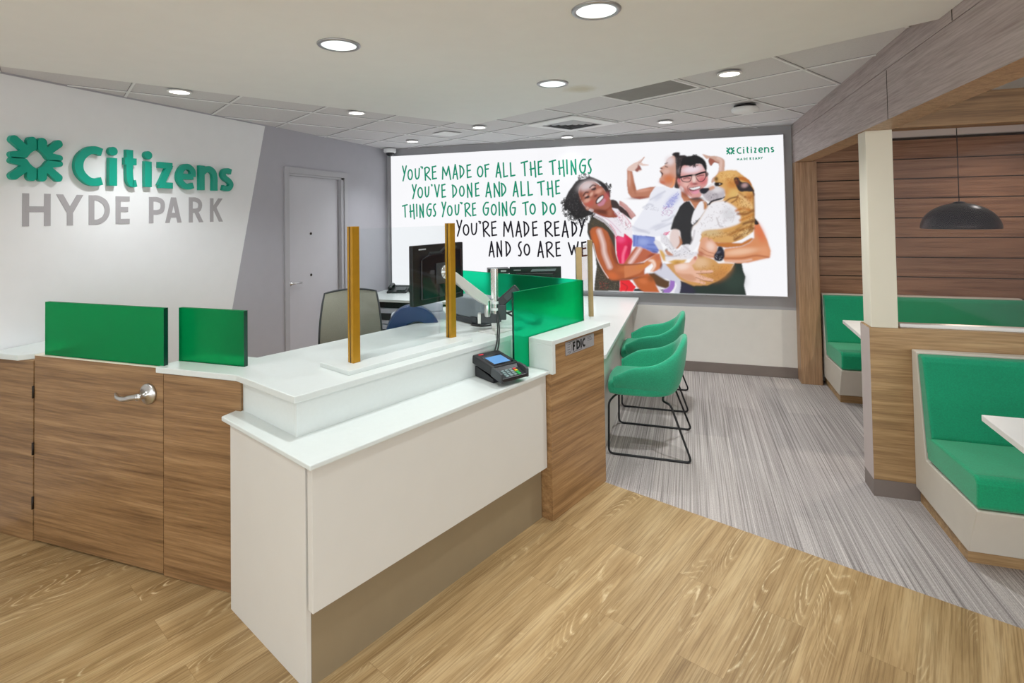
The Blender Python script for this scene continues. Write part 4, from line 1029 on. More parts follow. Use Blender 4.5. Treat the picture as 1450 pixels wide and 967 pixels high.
# ================================================================== SIGN ON THE LEFT WALL
WM = frame_mx((XL, 0, 0), (0, 1, 0), (0, 0, 1), (1, 0, 0))
sg = thing('wall_sign', 'large green raised name and star emblem on the white left wall', 'sign', (XL, 2.0, 1.95))
m = MB()
cy, cz = LOGO_CENTRE
for sx in (1, -1):
    for sy in (1, -1):
        pts = [(cy + sx * p[0] / 1000, cz + sy * p[1] / 1000) for p in LOGO_ARM]
        pts = [(p.x, p.y) for p in rounded([(a, b, 0) for a, b in pts], .006, 2, True)]
        m.prism(pts, .004, .032, WM)
m.build('emblem', M['letter'], sg)
for ch, x0, x1, z0, z1 in NAME_LETTERS:
    m = MB()
    wd = {'C': .050, 'i': .050, 't': .047, 'z': .044, 'e': .044, 'n': .047, 's': .044}[ch]
    wd = min(wd, (x1 - x0))
    if ch == 'i':
        m.lathe([(0, .004), (.029, .004), (.029, .032), (0, .032)], 28, WM @ Matrix.Translation(((x0 + x1) / 2, z1 - .029, 0)), smooth=False)
        ribbon(m, [((x0 + x1) / 2, z0), ((x0 + x1) / 2, z0 + (z1 - z0) * .715)], .051, .004, .032, WM, cap='butt')
    else:
        glyph(m, SANS, ch, (x0, x1, z0, z1), wd, .004, .032, WM, 'butt', n=10)
    m.build('raised_letter', M['letter'], sg)
sg2 = thing('place_sign', 'flat grey place name lettering below the green name on the left wall', 'sign', (XL, 2.0, 1.70))
for ch, x0, x1, z0, z1 in PLACE_LETTERS:
    m = MB()
    glyph(m, SANS, ch, (x0, x1, z0, z1), .034, .0022, .004, WM, 'butt', n=10)
    m.build('flat_letter', M['grey_letter'], sg2)

# ================================================================== BACKLIT POSTER
PX0, PX1, PZ0, PZ1, PY = POSTER_BOX + (YB - .05,)
lb = thing('backlit_poster', 'wide backlit advertising panel with slogan, laughing family and dog', 'sign', ((PX0 + PX1) / 2, YB, PZ0))
m = MB()
m.box(PX0 - .01, PX1 + .01, PY + .002, YB, PZ0 - .012, PZ1 + .01)
m.build('light_box', M['alu'], lb, bevel=.003)
FM = frame_mx((PX0, PY, PZ0), (1, 0, 0), (0, 0, 1), (0, -1, 0))
PWm, PHm = int((PX1 - PX0) * 1000), int((PZ1 - PZ0) * 1000)
m = MB(); m.box(0, PWm / 1000, 0, PHm / 1000, -.002, .0, FM)
m.build('film', M['poster_white'], lb)

def paint_picture(u0, u1, v0, v1, cell):
    nu, nv = int((u1 - u0) / cell), int((v1 - v0) / cell)
    uu = u0 + (np.arange(nu) + .5) * cell
    vv = v0 + (np.arange(nv) + .5) * cell
    img = np.empty((nv, nu, 3))
    img[:] = lin((250, 250, 253))
    def window(x0, x1, y0, y1):
        i0, i1 = max(0, int((x0 - u0) / cell) - 1), min(nu, int((x1 - u0) / cell) + 2)
        k0, k1 = max(0, int((y0 - v0) / cell) - 1), min(nv, int((y1 - v0) / cell) + 2)
        return i0, i1, k0, k1
    def gauss(a, s):
        if s < .45: return a
        r = int(3 * s) + 1
        k = np.exp(-.5 * (np.arange(-r, r + 1) / s) ** 2)
        k /= k.sum()
        p = np.pad(a, ((r, r), (r, r)))
        q = sum(k[i] * p[:, i:i + a.shape[1]] for i in range(2 * r + 1))
        return sum(k[i] * q[i:i + a.shape[0], :] for i in range(2 * r + 1))
    def comp(win, mask, col):
        i0, i1, k0, k1 = win
        m3 = mask[..., None]
        img[k0:k1, i0:i1] = img[k0:k1, i0:i1] * (1 - m3) + np.array(lin(col)) * m3
    def inside(pts, X, Y):
        r = np.zeros(X.shape, bool)
        n = len(pts)
        for i in range(n):
            (x1, y1), (x2, y2) = pts[i], pts[(i + 1) % n]
            if y1 == y2: continue
            cond = ((y1 > Y) != (y2 > Y)) & (X < (x2 - x1) * (Y - y1) / (y2 - y1) + x1)
            r ^= cond
        return r
    def segdist(pts, X, Y):
        d = np.full(X.shape, 1e9)
        for (x1, y1), (x2, y2) in zip(pts[:-1], pts[1:]):
            dx, dy = x2 - x1, y2 - y1
            t = np.clip(((X - x1) * dx + (Y - y1) * dy) / (dx * dx + dy * dy + 1e-9), 0, 1)
            d = np.minimum(d, np.hypot(X - x1 - t * dx, Y - y1 - t * dy))
        return d
    def xy(flat):
        return [(flat[i], flat[i + 1]) for i in range(0, len(flat), 2)]
    def stroke(pts, hw, soft, a, col):
        xs, ys = [p[0] for p in pts], [p[1] for p in pts]
        pad = hw + 3 * soft + cell
        win = window(min(xs) - pad, max(xs) + pad, min(ys) - pad, max(ys) + pad)
        if win[1] <= win[0] or win[3] <= win[2]: return
        X, Y = np.meshgrid(uu[win[0]:win[1]], vv[win[2]:win[3]])
        d = segdist(pts, X, Y)
        comp(win, a * np.clip((hw - d) / max(soft, cell * .6) * .5 + .5, 0, 1), col)
    for n_, it in enumerate(POSTER_ITEMS):
        kind, col = it[0], it[1]
        rg = random.Random(n_ * 7 + 1)
        if kind == 'p':
            _, _, soft, a, sm, flat = it
            pts = xy(flat)
            if sm: pts = catmull(pts, 5, True)
            xs, ys = [p[0] for p in pts], [p[1] for p in pts]
            win = window(min(xs) - 3 * soft, max(xs) + 3 * soft, min(ys) - 3 * soft, max(ys) + 3 * soft)
            if win[1] <= win[0] or win[3] <= win[2]: continue
            X, Y = np.meshgrid(uu[win[0]:win[1]], vv[win[2]:win[3]])
            mask = inside(pts, X, Y).astype(float)
            comp(win, gauss(mask, soft / cell) * a, col)
        elif kind == 's':
            _, _, soft, a, hw, flat = it
            pts = xy(flat)
            if len(pts) > 2: pts = catmull(pts, 5)
            stroke(pts, hw, soft, a, col)
        elif kind == 'b':
            _, _, rx, ry, rot, a, cx, cy_ = it
            R_ = max(rx, ry) * 1.6
            win = window(cx - R_, cx + R_, cy_ - R_, cy_ + R_)
            if win[1] <= win[0] or win[3] <= win[2]: continue
            X, Y = np.meshgrid(uu[win[0]:win[1]] - cx, vv[win[2]:win[3]] - cy_)
            t = math.radians(-rot)
            xa, ya = X * math.cos(t) + Y * math.sin(t), -X * math.sin(t) + Y * math.cos(t)
            q = (xa / rx) ** 2 + (ya / ry) ** 2
            comp(win, a * np.exp(-(q ** 1.5)), col)
        elif kind == 'd':
            _, _, n, r, a, flat = it
            pts = xy(flat)
            xs, ys = [p[0] for p in pts], [p[1] for p in pts]
            k = 0
            tries = 0
            while k < n and tries < n * 8:
                tries += 1
                x, y = rg.uniform(min(xs), max(xs)), rg.uniform(min(ys), max(ys))
                if inside(pts, np.array([x]), np.array([y]))[0]:
                    an = rg.uniform(0, PI)
                    l = r * rg.uniform(.3, 1.6)
                    stroke([(x - l * math.cos(an), y - l * math.sin(an)), (x + l * math.cos(an), y + l * math.sin(an))], r * .6, 2, a * rg.uniform(.5, 1), col)
                    k += 1
        elif kind == 'h':       # loose curls around a centre
            _, _, c, R_, n, sp, seed = it
            rg = random.Random(seed)
            for k in range(n):
                an = rg.uniform(0, 2 * PI)
                rr = R_ * rg.uniform(.45, 1.08)
                x, y = c[0] + rr * math.cos(an), c[1] + rr * math.sin(an)
                ph = rg.uniform(0, 2 * PI)
                pts = []
                for j in range(5):
                    pts.append((x + rg.uniform(4, 11) * math.cos(ph + j * 1.1), y + rg.uniform(4, 11) * math.sin(ph + j * 1.1)))
                stroke(catmull(pts, 3), 2.6, 2, .9, col)
    return img, uu, vv

U0, U1, V0, V1, CELL = 1935, PWm - 20, 0, PHm - 16, 4.0
img, uu, vv = paint_picture(U0, U1, V0, V1, CELL)
nv, nu = img.shape[:2]
gx = U0 + np.arange(nu + 1) * CELL
gy = V0 + np.arange(nv + 1) * CELL
GX, GY2 = np.meshgrid(gx, gy)
verts = np.stack([PX0 + GX.ravel() / 1000, np.full(GX.size, PY - .0012), PZ0 + GY2.ravel() / 1000], 1)
org = np.array(lb.location[:])
verts = verts - org
me = bpy.data.meshes.new('family_picture')
idx = (np.arange(nv)[:, None] * (nu + 1) + np.arange(nu)[None, :])
quads = np.stack([idx, idx + 1, idx + nu + 2, idx + nu + 1], -1).reshape(-1, 4)
me.vertices.add(len(verts))
me.vertices.foreach_set('co', verts.astype(np.float32).ravel())
me.loops.add(quads.size)
me.loops.foreach_set('vertex_index', quads.ravel().astype(np.int32))
me.polygons.add(len(quads))
me.polygons.foreach_set('loop_start', (np.arange(len(quads)) * 4).astype(np.int32))
me.update(calc_edges=True)
me.validate()
# colours sit on the corners: average the four cells around each grid point for a smooth print
pad = np.pad(img, ((1, 1), (1, 1), (0, 0)), mode='edge')
pc = (pad[:-1, :-1] + pad[1:, :-1] + pad[:-1, 1:] + pad[1:, 1:]) / 4
ca = me.color_attributes.new('ink', 'FLOAT_COLOR', 'POINT')
ca.data.foreach_set('color', np.concatenate([pc.reshape(-1, 3), np.ones((len(verts), 1))], 1).astype(np.float32).ravel())
m_, nt, b = node_mat('printed_family_picture')
at = nt.nodes.new('ShaderNodeAttribute')
at.attribute_name = 'ink'
b.inputs['Base Color'].default_value = (.02, .02, .02, 1)
b.inputs['Specular IOR Level'].default_value = .08
nt.links.new(at.outputs['Color'], b.inputs['Emission Color'])
b.inputs['Emission Strength'].default_value = POSTER_GLOW
b.inputs['Roughness'].default_value = .4
me.materials.append(m_)
po = bpy.data.objects.new('family_picture', me)
COL.objects.link(po)
po.parent = lb
tag(po, 'printed picture of a laughing woman, a girl and a man holding a tan dog')

def print_text(name, src, mat, w, font=HAND, cap='round'):
    m = MB()
    for ch, x0, x1, y0, y1 in src:
        if ch == 'i' and font is SANS:
            glyph(m, font, 'i', (x0 / 1000, x1 / 1000, y0 / 1000, y1 / 1000), w, .0016, .0024, FM, cap)
            ribbon(m, [((x0 + x1) / 2000, y1 / 1000 - w), ((x0 + x1) / 2000, y1 / 1000 - .002)], w, .0016, .0024, FM, cap='butt')
        else:
            glyph(m, font, ch, (x0 / 1000, x1 / 1000, y0 / 1000, y1 / 1000), w, .0016, .0024, FM, cap)
    return m.build(name, mat, lb)
print_text('green_slogan', SLOGAN_GREEN, M['print_green'], .0185)
print_text('black_slogan', SLOGAN_BLACK, M['print_black'], .0190)
print_text('tagline', TAGLINE, M['print_green'], .006)
print_text('printed_name', SMALL_NAME, M['print_green'], .0125, SANS, 'butt')
m = MB()
x0, x1, y0, y1 = SMALL_LOGO
kx = (x1 - x0) / 2 / max(abs(p[0]) for p in LOGO_ARM)
ky = (y1 - y0) / 2 / max(abs(p[1]) for p in LOGO_ARM)
for sx in (1, -1):
    for sy in (1, -1):
        m.prism([((x0 + x1) / 2000 + sx * p[0] * kx / 1000, (y0 + y1) / 2000 + sy * p[1] * ky / 1000) for p in LOGO_ARM], .0016, .0024, FM)
m.build('printed_emblem', M['print_green'], lb)

# ================================================================== FURNITURE
# ---- green tub chairs on black sled bases
def make_chair(loc, label):
    t = thing('tub_chair', label, 'chair', loc, 'green tub chairs along the desk')
    # local frame: faces -x, z up; sled y +-.285
    # plan curve of the wall, from the near arm tip round the back to the far arm tip
    ctrl = [(-.235, -.255), (-.10, -.275), (.06, -.268), (.185, -.215), (.245, -.11), (.255, 0), (.245, .11), (.185, .215), (.06, .268), (-.10, .275), (-.235, .255)]
    plan = catmull(ctrl, 4)
    nP = len(plan)
    m = MB()
    rows = []
    zs = [.53, .605, .638, .712, .785, .797, .785, .712, .638, .605, .53]
    ztop = [p[1] for p in catmull([(i, z) for i, z in enumerate(zs)], 4)]
    for i, (x, y) in enumerate(plan):
        a = plan[max(i - 1, 0)]; b2 = plan[min(i + 1, nP - 1)]
        tx, ty = b2[0] - a[0], b2[1] - a[1]
        l = math.hypot(tx, ty)
        nx, ny = ty / l, -tx / l                       # outward
        zt = ztop[i]
        th = .047 + .008 * max(0, min(1, (x - .05) / .2))
        ins = .075 - .03 * max(0, min(1, (x - .05) / .2))
        bx, by = x - nx * ins, y - ny * ins          # wall draws in towards the bottom
        zb = .395
        lean = .022 * max(0, (x + .1) / .35)            # back leans out at the top
        prof = []
        def P(o_, z, k):                                # k: 0 bottom .. 1 top
            px = (bx + (x - bx) * min(1, k * 1.25)) + lean * k
            py = by + (y - by) * min(1, k * 1.25)
            return (px + nx * o_, py + ny * o_, z)
        H_ = zt - zb
        prof.append(P(-th, zb + .05, .12))
        prof.append(P(-th, zb + H_ * .5, .55))
        prof.append(P(-th * .95, zt - .03, .95))
        prof.append(P(-th * .75, zt - .008, 1))
        prof.append(P(-th * .4, zt, 1))
        prof.append(P(-th * .1, zt - .008, 1))
        prof.append(P(0, zt - .035, .95))
        prof.append(P(0, zb + H_ * .5, .6))
        prof.append(P(-.004, zb + H_ * .2, .25))
        prof.append(P(-.02, zb + .01, .05))
        prof.append(P(-.05, zb - .012, 0))
        rows.append(prof)
    m.grid(rows, smooth=True, close_u=True)
    n = len(rows[0])
    tip = len(rows) - 1
    m.f.append(tuple(range(n))); m.sm.append(True); m.mi.append(0)
    m.f.append(tuple(tip * n + k for k in range(n))[::-1]); m.sm.append(True); m.mi.append(0)
    m.build('shell', M['chair_green'], t, subsurf=1, org=(0, 0, 0))
    # seat: a cushion with a rounded, slightly overhanging front, filling the tub
    m = MB()
    rows = []
    outline = catmull([(-.285, -.17), (-.25, -.215), (-.08, -.222), (.08, -.2), (.165, -.13), (.185, 0), (.165, .13), (.08, .2), (-.08, .222), (-.25, .215), (-.285, .17), (-.297, 0)], 4, True)
    for k, (sc, z) in enumerate([(.0, .385), (.86, .385), (.97, .395), (1.0, .425), (1.0, .455), (.975, .478), (.9, .492), (.5, .497), (0, .498)]):
        rows.append([(-.05 + (x + .05) * sc, y * sc, z + (.012 if x < -.2 and sc > .8 and z > .45 else 0) * 0) for x, y in outline])
    m.grid(rows, smooth=True, close_u=True)
    m.build('seat_cushion', M['chair_green'], t, subsurf=1, org=(0, 0, 0))
    R_ = .0075
    for sgn in (-1, 1):
        y = .287 * sgn
        yt = .20 * sgn
        m = MB()
        pts = [(.10, yt * .6, .372), (.10, yt, .372), (.155, y * .86, .368), (.285, y, R_), (-.268, y, R_), (-.262, y * .97, .362), (-.235, yt * .9, .376), (-.20, yt * .5, .376)]
        m.tube(rounded(pts, .035, 5), R_, 10)
        m.build('sled_leg', M['frame_black'], t, org=(0, 0, 0))
    for x in (.10, -.20):
        m = MB(); m.tube([(x, -.13, .374), (x, .13, .374)], R_, 10)
        m.build('cross_bar', M['frame_black'], t, org=(0, 0, 0))
    return t
c1 = make_chair((-.305, 4.10, 0), 'green upholstered tub chair on black sled legs, the nearer of the pair')
def dup(root, loc, label):
    r = root.copy(); COL.objects.link(r); r.location = loc; r['label'] = label
    for ch in list(root.children):
        c = ch.copy(); COL.objects.link(c); c.parent = r
        for g in list(ch.children):
            d = g.copy(); COL.objects.link(d); d.parent = c
    return r
dup(c1, (-.325, 5.05, 0), 'green upholstered tub chair behind the nearer one, closer to the back wall')

# ---- booth benches
def bench(label, x0, x1, yb):
    t = thing('booth_bench', label, 'bench', (x0, yb, 0), 'green booth benches')
    Y = lambda y: yb - y
    XM = frame_mx((x0, yb, 0), (0, -1, 0), (0, 0, 1), (1, 0, 0))    # profile x = towards viewer, y = up, extruded along +x
    Ln = x1 - x0
    XM = Matrix(((0, 0, 1, x0), (-1, 0, 0, yb), (0, 1, 0, 0), (0, 0, 0, 1)))
    m = MB(); m.prism([(.004, 0), (.555, 0), (.555, .085), (.004, .085)], .02, Ln - .02, XM)
    m.build('plinth', M['wood_half'], t)
    shell = [(.0, .083), (.602, .076), (.612, .082), (.705, .310), (.700, .318), (.155, .300), (.066, .868), (.058, .876), (.004, .876), (0, .87)]
    m = MB(); m.prism(shell, 0, Ln, XM)
    m.build('upholstered_shell', M['cream'], t, bevel=.008, seg=3)
    cush = [(.165, .312), (.695, .322), (.712, .335), (.716, .44), (.705, .462), (.68, .470), (.26, .450), (.165, .448)]
    m = MB(); m.prism(cush, .002, Ln - .002, XM)
    m.build('seat_cushion', M['bench_green'], t, bevel=.014, seg=3)
    back = [(.158, .33), (.235, .452), (.150, .84), (.135, .866), (.10, .871), (.070, .866)]
    m = MB(); m.prism(back, .003, Ln - .003, XM)
    m.build('back_cushion', M['bench_back'], t, bevel=.012, seg=3)
    return t
bench('green cushioned booth bench with cream shell against the front of the half wall', 1.21, 2.78, 3.698)
bench('green cushioned booth bench in the far booth under the timber slats', 1.203, 2.76, 5.94)

def table(label, x0, x1, y0, y1):
    t = thing('booth_table', label, 'table', ((x0 + x1) / 2, (y0 + y1) / 2, 0), 'white booth tables')
    m = MB(); m.prism([(x0 - .03, y0), (x1, y0), (x1, y1), (x0, y1)], .722, .75)
    m.build('table_top', M['table'], t, bevel=.003)
    cx_, cy_ = (x0 + x1) / 2 + .1, (y0 + y1) / 2
    m = MB(); m.lathe([(.03, .02), (.03, .722)], 20, Matrix.Translation((cx_, cy_, 0)))
    m.build('pedestal', M['steel'], t)
    m = MB(); m.lathe([(.24, 0), (.24, .008), (.04, .022), (.0, .022)], 32, Matrix.Translation((cx_, cy_, 0)))
    m.build('foot_plate', M['steel'], t)
table('white booth table by the near green bench at the right edge', 1.242, 2.50, 2.30, 3.0)
table('white booth table in the far booth behind the half wall', 1.217, 2.50, 4.48, 5.213)

# ---- pendant lamp over the far table
PLX, PLY = 1.88, 4.75
pl = thing('pendant_lamp', 'black dome pendant lamp hanging over the far booth table', 'lamp', (PLX, PLY, 1.54))
prof = [(.012, .196), (.03, .192)]
for k in range(13):
    a = PI / 2 * (1 - k / 12)
    prof.append((.235 * math.cos(a) if k else .04, 1.0 * (.185 * math.sin(a))))
prof2 = [(r - .004, z - .003) for r, z in prof[2:]][::-1]
m = MB(); m.lathe(prof + prof2, 48, Matrix.Translation((PLX, PLY, 1.54)))
m.build('dome_shade', M['lamp_black'], pl)
m = MB(); m.lathe([(.003, 1.73), (.003, ZT - .02)], 8, Matrix.Translation((PLX, PLY, 0)))
m.build('cord', M['cable'], pl)
m = MB(); m.lathe([(.0, ZT + .012), (.05, ZT + .012), (.05, ZT - .012), (.01, ZT - .03), (0, ZT - .03)], 24, Matrix.Translation((PLX, PLY, 0)))
m.build('ceiling_rose', M['lamp_black'], pl)
m = MB()
m.lathe([(0, -.035)] + [(.035 * math.sin(PI * k / 8), -.035 * math.cos(PI * k / 8)) for k in range(1, 8)] + [(0, .035)], 16, Matrix.Translation((PLX, PLY, 1.60)))
m.build('bulb', M['lens'], pl)
def lamp_light(parent, name, loc, watts, size, angle, blend, col=(.95, .99, 1.0)):
    ld = bpy.data.lights.new(name, 'SPOT')
    ld.energy = watts
    ld.color = col
    ld.shadow_soft_size = size
    ld.spot_size = math.radians(angle)
    ld.spot_blend = blend
    lo_ = bpy.data.objects.new(name, ld)
    COL.objects.link(lo_)
    lo_.parent = parent
    lo_.location = Vector(loc) - origin_of(parent)
    return lo_
lamp_light(pl, 'lamp_light', (PLX, PLY, 1.555), BOOTH_LAMP, .05, 150, .5, (1, .9, .78))

# ---- downlights
def downlight(x, y, z, r, label, watts, big, grp):
    t = thing('downlight', label, 'light', (x, y, z), grp)
    m = MB(); m.lathe([(r * .80, .0), (r, .0), (r, -.004), (r * .96, -.008), (r * .82, -.008), (r * .80, -.004)], 40, Matrix.Translation((x, y, z)))
    m.build('trim_ring', M['alu'] if big else M['tbar'], t)
    m = MB()
    if big:
        m.lathe([(r * .81, -.005), (r * .6, -.0035), (0, -.003)], 40, Matrix.Translation((x, y, z)))
    else:
        m.lathe([(r * .82, -.005), (0, -.0055)], 32, Matrix.Translation((x, y, z)))
    m.build('lens', M['lens_big'] if big else M['lens'], t)
    lamp_light(t, 'lamp_light', (x, y, z - .02), watts, .06, 125, .9)
    return t
SMALLS = [(-3.157, 2.635, 'over the white sign wall at the far left', SMALL_CAN), (-2.535, 3.701, 'in front of the grey wall with the door', SMALL_CAN),
          (-1.899, 4.776, 'between the ceiling corner and the square vent', SMALL_CAN), (-2.956, 5.386, 'nearest the dome camera', SMALL_CAN),
          (-1.262, 5.798, 'close to the top of the backlit panel', BACK_CAN), (-.193, 5.20, 'right of the square vent', SMALL_CAN * 1.7), (.254, 3.514, 'beside the dark return panel', SMALL_CAN * 1.7)]
for x, y, w_, p_ in SMALLS:
    downlight(x, y, ZT, .072, 'small round lit downlight ' + w_, p_, False, 'small downlights in the board ceiling')
for x, y, w_ in ((-1.484, 2.036, 'at upper left of the plaster ceiling'), (-.321, 2.037, 'at the top edge of the picture'), (-.759, 3.107, 'nearest the boards and the faint stain')):
    downlight(x, y, ZD, .095, 'large round downlight with silver rim ' + w_, BIG_CAN, True, 'large downlights in the plaster ceiling')
for x, y in ((-1.484, .3), (-.321, .3), (-2.6, 1.0), (-2.6, -.8), (.5, -.8)):  # unseen extra downlights, added for more light in the room
    downlight(x, y, ZD, .095, 'added unseen downlight with silver rim behind the viewer', BIG_CAN, True, 'added downlights behind the viewer')
downlight(2.05, 2.75, ZT, .072, 'added unseen downlight over the near booth table', BOOTH_LAMP, False, 'booth downlights')  # unseen lamp added to light the near booth
downlight(2.6, 5.45, ZT, .072, 'small round downlight in the far booth', BOOTH_LAMP, False, 'booth downlights')

# ---- things in the ceiling
vt = thing('supply_vent', 'square white louvred air vent in the board ceiling', 'vent', (VENT[0], VENT[1], ZT))
vm = frame_mx((VENT[0], VENT[1], ZT), (ga.x, ga.y, 0), (gb.x, gb.y, 0), (0, 0, 1))
m = MB()
for k, (h, hi) in enumerate(((.31, .205),)):
    for a in range(4):
        rm = vm @ Matrix.Rotation(a * PI / 2, 4, 'Z')
        m.add([(-h, -h, -.006), (h, -h, -.006), (hi, -hi, -.010), (-hi, -hi, -.010), (-h, -h, .004), (h, -h, .004)], [(3, 2, 1, 0), (0, 1, 5, 4)], rm)
m.build('vent_frame', M['tbar'], vt)
m = MB(); m.box(-.215, .215, -.215, .215, .0, .003, vm)
m.build('vent_throat', M['dark'], vt)
for h in (.175, .125, .075, .03):
    m = MB()
    for a in range(4):
        rm = vm @ Matrix.Rotation(a * PI / 2, 4, 'Z')
        m.add([(-h - .018, -h - .018, -.002), (h + .018, -h - .018, -.002), (h, -h, -.012), (-h, -h, -.012), (-h - .018, -h - .018, 0), (h + .018, -h - .018, 0), (h, -h, -.010), (-h, -h, -.010)], [(3, 2, 1, 0), (4, 5, 6, 7), (2, 3, 7, 6)], rm)
    m.build('louvre', M['label_grey'], vt)
rg_ = thing('return_vent', 'dark grey perforated return air panel in the board ceiling', 'vent', (RET[0], RET[1], ZT))
rm = frame_mx((RET[0], RET[1], ZT), (ga.x, ga.y, 0), (gb.x, gb.y, 0), (0, 0, 1))
m = MB(); m.box(-.285, .285, -.285, .285, .003, .008, rm)
m.build('perforated_panel', M['vent'], rg_)
m = MB()
for a in range(4):
    r4 = rm @ Matrix.Rotation(a * PI / 2, 4, 'Z')
    m.box(-.302, .302, -.302, -.283, -.002, .006, r4)
m.build('vent_frame', M['tbar'], rg_)
sd = thing('ceiling_sensor', 'low white ceiling sensor on a black mount near the timber bulkhead', 'sensor', (.446, 4.66, ZT))
m = MB(); m.lathe([(.0, .0), (.085, .0), (.08, -.014), (.0, -.014)], 28, Matrix.Translation((.446, 4.66, ZT)))
m.build('mount', M['black'], sd)
m = MB(); m.lathe([(.095, -.015), (.105, -.025), (.10, -.045), (.06, -.06), (0, -.062)], 32, Matrix.Translation((.446, 4.66, ZT)))
m.build('cover', M['tbar'], sd)
dc = thing('dome_camera', 'small white dome camera with dark lens in the ceiling corner', 'camera', (-3.545, 5.88, ZT))
m = MB(); m.lathe([(.075, .0), (.078, -.035), (.07, -.05), (.05, -.052), (0, -.052)], 28, Matrix.Translation((-3.545, 5.88, ZT)))
m.build('housing', M['tbar'], dc)
m = MB(); m.lathe([(.05, -.05)] + [(.05 * math.cos(a), -.052 - .046 * math.sin(a)) for a in (.3, .6, .9, 1.2)] + [(0, -.098)], 24, Matrix.Translation((-3.545, 5.88, ZT)))
m.build('dome', M['black_gloss'], dc)
# ================================================================== DESK AND STAFF SIDE
dk = thing('service_desk', 'white service desk behind the counter end block running to the back wall', 'desk', (-1.0, 4.8, 0))
q1, q2 = cw(2.06, 1.15), cw(2.06, .0)
m = MB(); m.prism([(-.54, 3.56), (-.54, 6.0), (-1.62, 6.0), (-1.62, 4.1), (q1.x, q1.y), (q2.x, q2.y)], ZK - .028, ZK)
m.build('desk_top', M['solid'], dk, bevel=.003)
m = MB(); m.box(-.628, -.613, 3.62, 6.0, 0, ZK - .0285)
m.build('side_panel', M['white_lam'], dk)
m = MB(); m.box(-1.615, -1.60, 4.2, 6.0, 0, ZK - .0285)
m.build('side_panel', M['white_lam'], dk)

mo = thing('monitor', 'wide black monitor seen from behind on the desk, top showing above the green screen', 'monitor', (-1.235, 4.325, ZK))
ux = Vector((-1.028 + 1.438, 4.381 - 4.264, 0)).normalized()
MM = frame_mx((-1.233, 4.322, 0), (ux.x, ux.y, 0), (-ux.y, ux.x, 0), (0, 0, 1))
m = MB(); m.prism(rrect(-.215, .215, .93, 1.252, .006), -.014, .016, MM @ Matrix(((1, 0, 0, 0), (0, 0, -1, 0), (0, 1, 0, 0), (0, 0, 0, 1))))
m.build('housing', M['black'], mo, bevel=.002)
m = MB(); m.box(-.16, .16, -.035, -.012, .96, 1.205, MM)
m.build('rear_cover', M['black'], mo, bevel=.01)
m = MB(); m.prism([(-.04, 1.212), (.165, 1.216), (.175, 1.235), (-.025, 1.232)], .017, .020, MM @ Matrix(((1, 0, 0, 0), (0, 0, -1, 0), (0, 1, 0, 0), (0, 0, 0, 1))))
m.build('vent_strip', M['greybox'], mo)
m = MB(); m.box(-.18, -.12, -.0175, -.016, 1.222, 1.229, MM)
m.build('badge', M['label_grey'], mo)
m = MB(); m.box(-.03, .03, -.03, -.005, ZK + .012, 1.0, MM); m.box(-.11, .11, -.09, .08, ZK, ZK + .013, MM)
m.build('stand', M['black'], mo, bevel=.003)

# monitor on a swing arm
ma = thing('monitor', 'large black monitor seen from behind on a silver swing arm behind the gold posts', 'monitor', (-1.40, 2.87, 1.19))
md = Vector((.257, .967, 0)).normalized()
mn = Vector((md.y, -md.x, 0))
MM = frame_mx((-1.404, 2.868, 1.357), (md.x, md.y, 0), (0, 0, 1), (mn.x, mn.y, 0))
m = MB(); m.prism(rrect(-.224, .224, -.170, .170, .007), -.03, -.002, MM)
m.build('housing', M['black'], ma, bevel=.003)
m = MB()
m.prism([(-.165, -.14), (.19, -.14), (.19, .135), (.05, .135), (.02, .115), (-.10, .115), (-.165, .09)], -.002, .014, MM)
m.build('rear_cover', M['black_gloss'], ma, bevel=.006)
m = MB(); m.prism([(-.09, .117), (.015, .117), (.048, .139), (.16, .139), (.16, .150), (.04, .150), (.008, .128), (-.09, .128)], -.002, .004, MM)
m.build('vent_strip', M['charcoal'], ma)
m = MB(); m.box(-.175, -.115, .143, .150, -.002, -.0012, MM)
m.build('badge', M['label_grey'], ma)
m = MB(); m.prism(rrect(-.05, .07, -.06, .06, .006), .014, .024, MM)
m.build('mount_plate', M['charcoal'], ma, bevel=.002)
m = MB(); m.lathe([(0, .024), (.042, .024), (.042, .034), (.02, .04), (.02, .07), (0, .07)], 24, MM @ Matrix.Translation((.022, .005, 0)))
m.build('pivot', M['chrome'], ma)
m = MB(); m.prism(rrect(-.218, .218, -.163, .163, .004), -.0312, -.03, MM)
m.build('screen', M['black_gloss'], ma)

pb = cw(1.447, .372)
ar = thing('swing_arm_stand', 'silver monitor swing arm clamped to an upright pole on the counter', 'stand', (pb.x, pb.y, ZC))
m = MB(); m.box(1.335, 1.495, .268, .412, ZC, ZC + .006, CM)
m.build('base_plate', M['silver'], ar, bevel=.001)
PMX = CM @ Matrix.Translation((1.447, .372, 0)) @ Matrix.Rotation(math.radians(20), 4, 'Z')
m = MB(); m.prism(rrect(-.0185, .0185, -.0185, .0185, .006), ZC + .006, 1.362, PMX)
m.build('pole', M['chrome'], ar)
for z in (1.148, 1.108):
    m = MB(); m.prism(rrect(-.025, .025, -.025, .025, .009), z, z + .014, PMX)
    m.build('clamp_ring', M['tbar'], ar)
el = Vector((-1.178, 3.055, 0))
m = MB(); m.lathe([(0, 1.075), (.019, 1.075), (.021, 1.08), (.021, 1.172), (.017, 1.18), (0, 1.18)], 20, Matrix.Translation(el))
m.build('elbow', M['steel'], ar)
LA = frame_mx((pb.x, pb.y, 0), (.95, .314, 0), (-.314, .95, 0), (0, 0, 1))
m = MB(); m.box(-.085, .03, -.03, .012, 1.035, 1.088, LA)
la_ = m.build('lower_arm', M['charcoal'], ar, bevel=.003)
m = MB(); m.box(-.104, -.085, -.032, .014, 1.032, 1.092, LA)
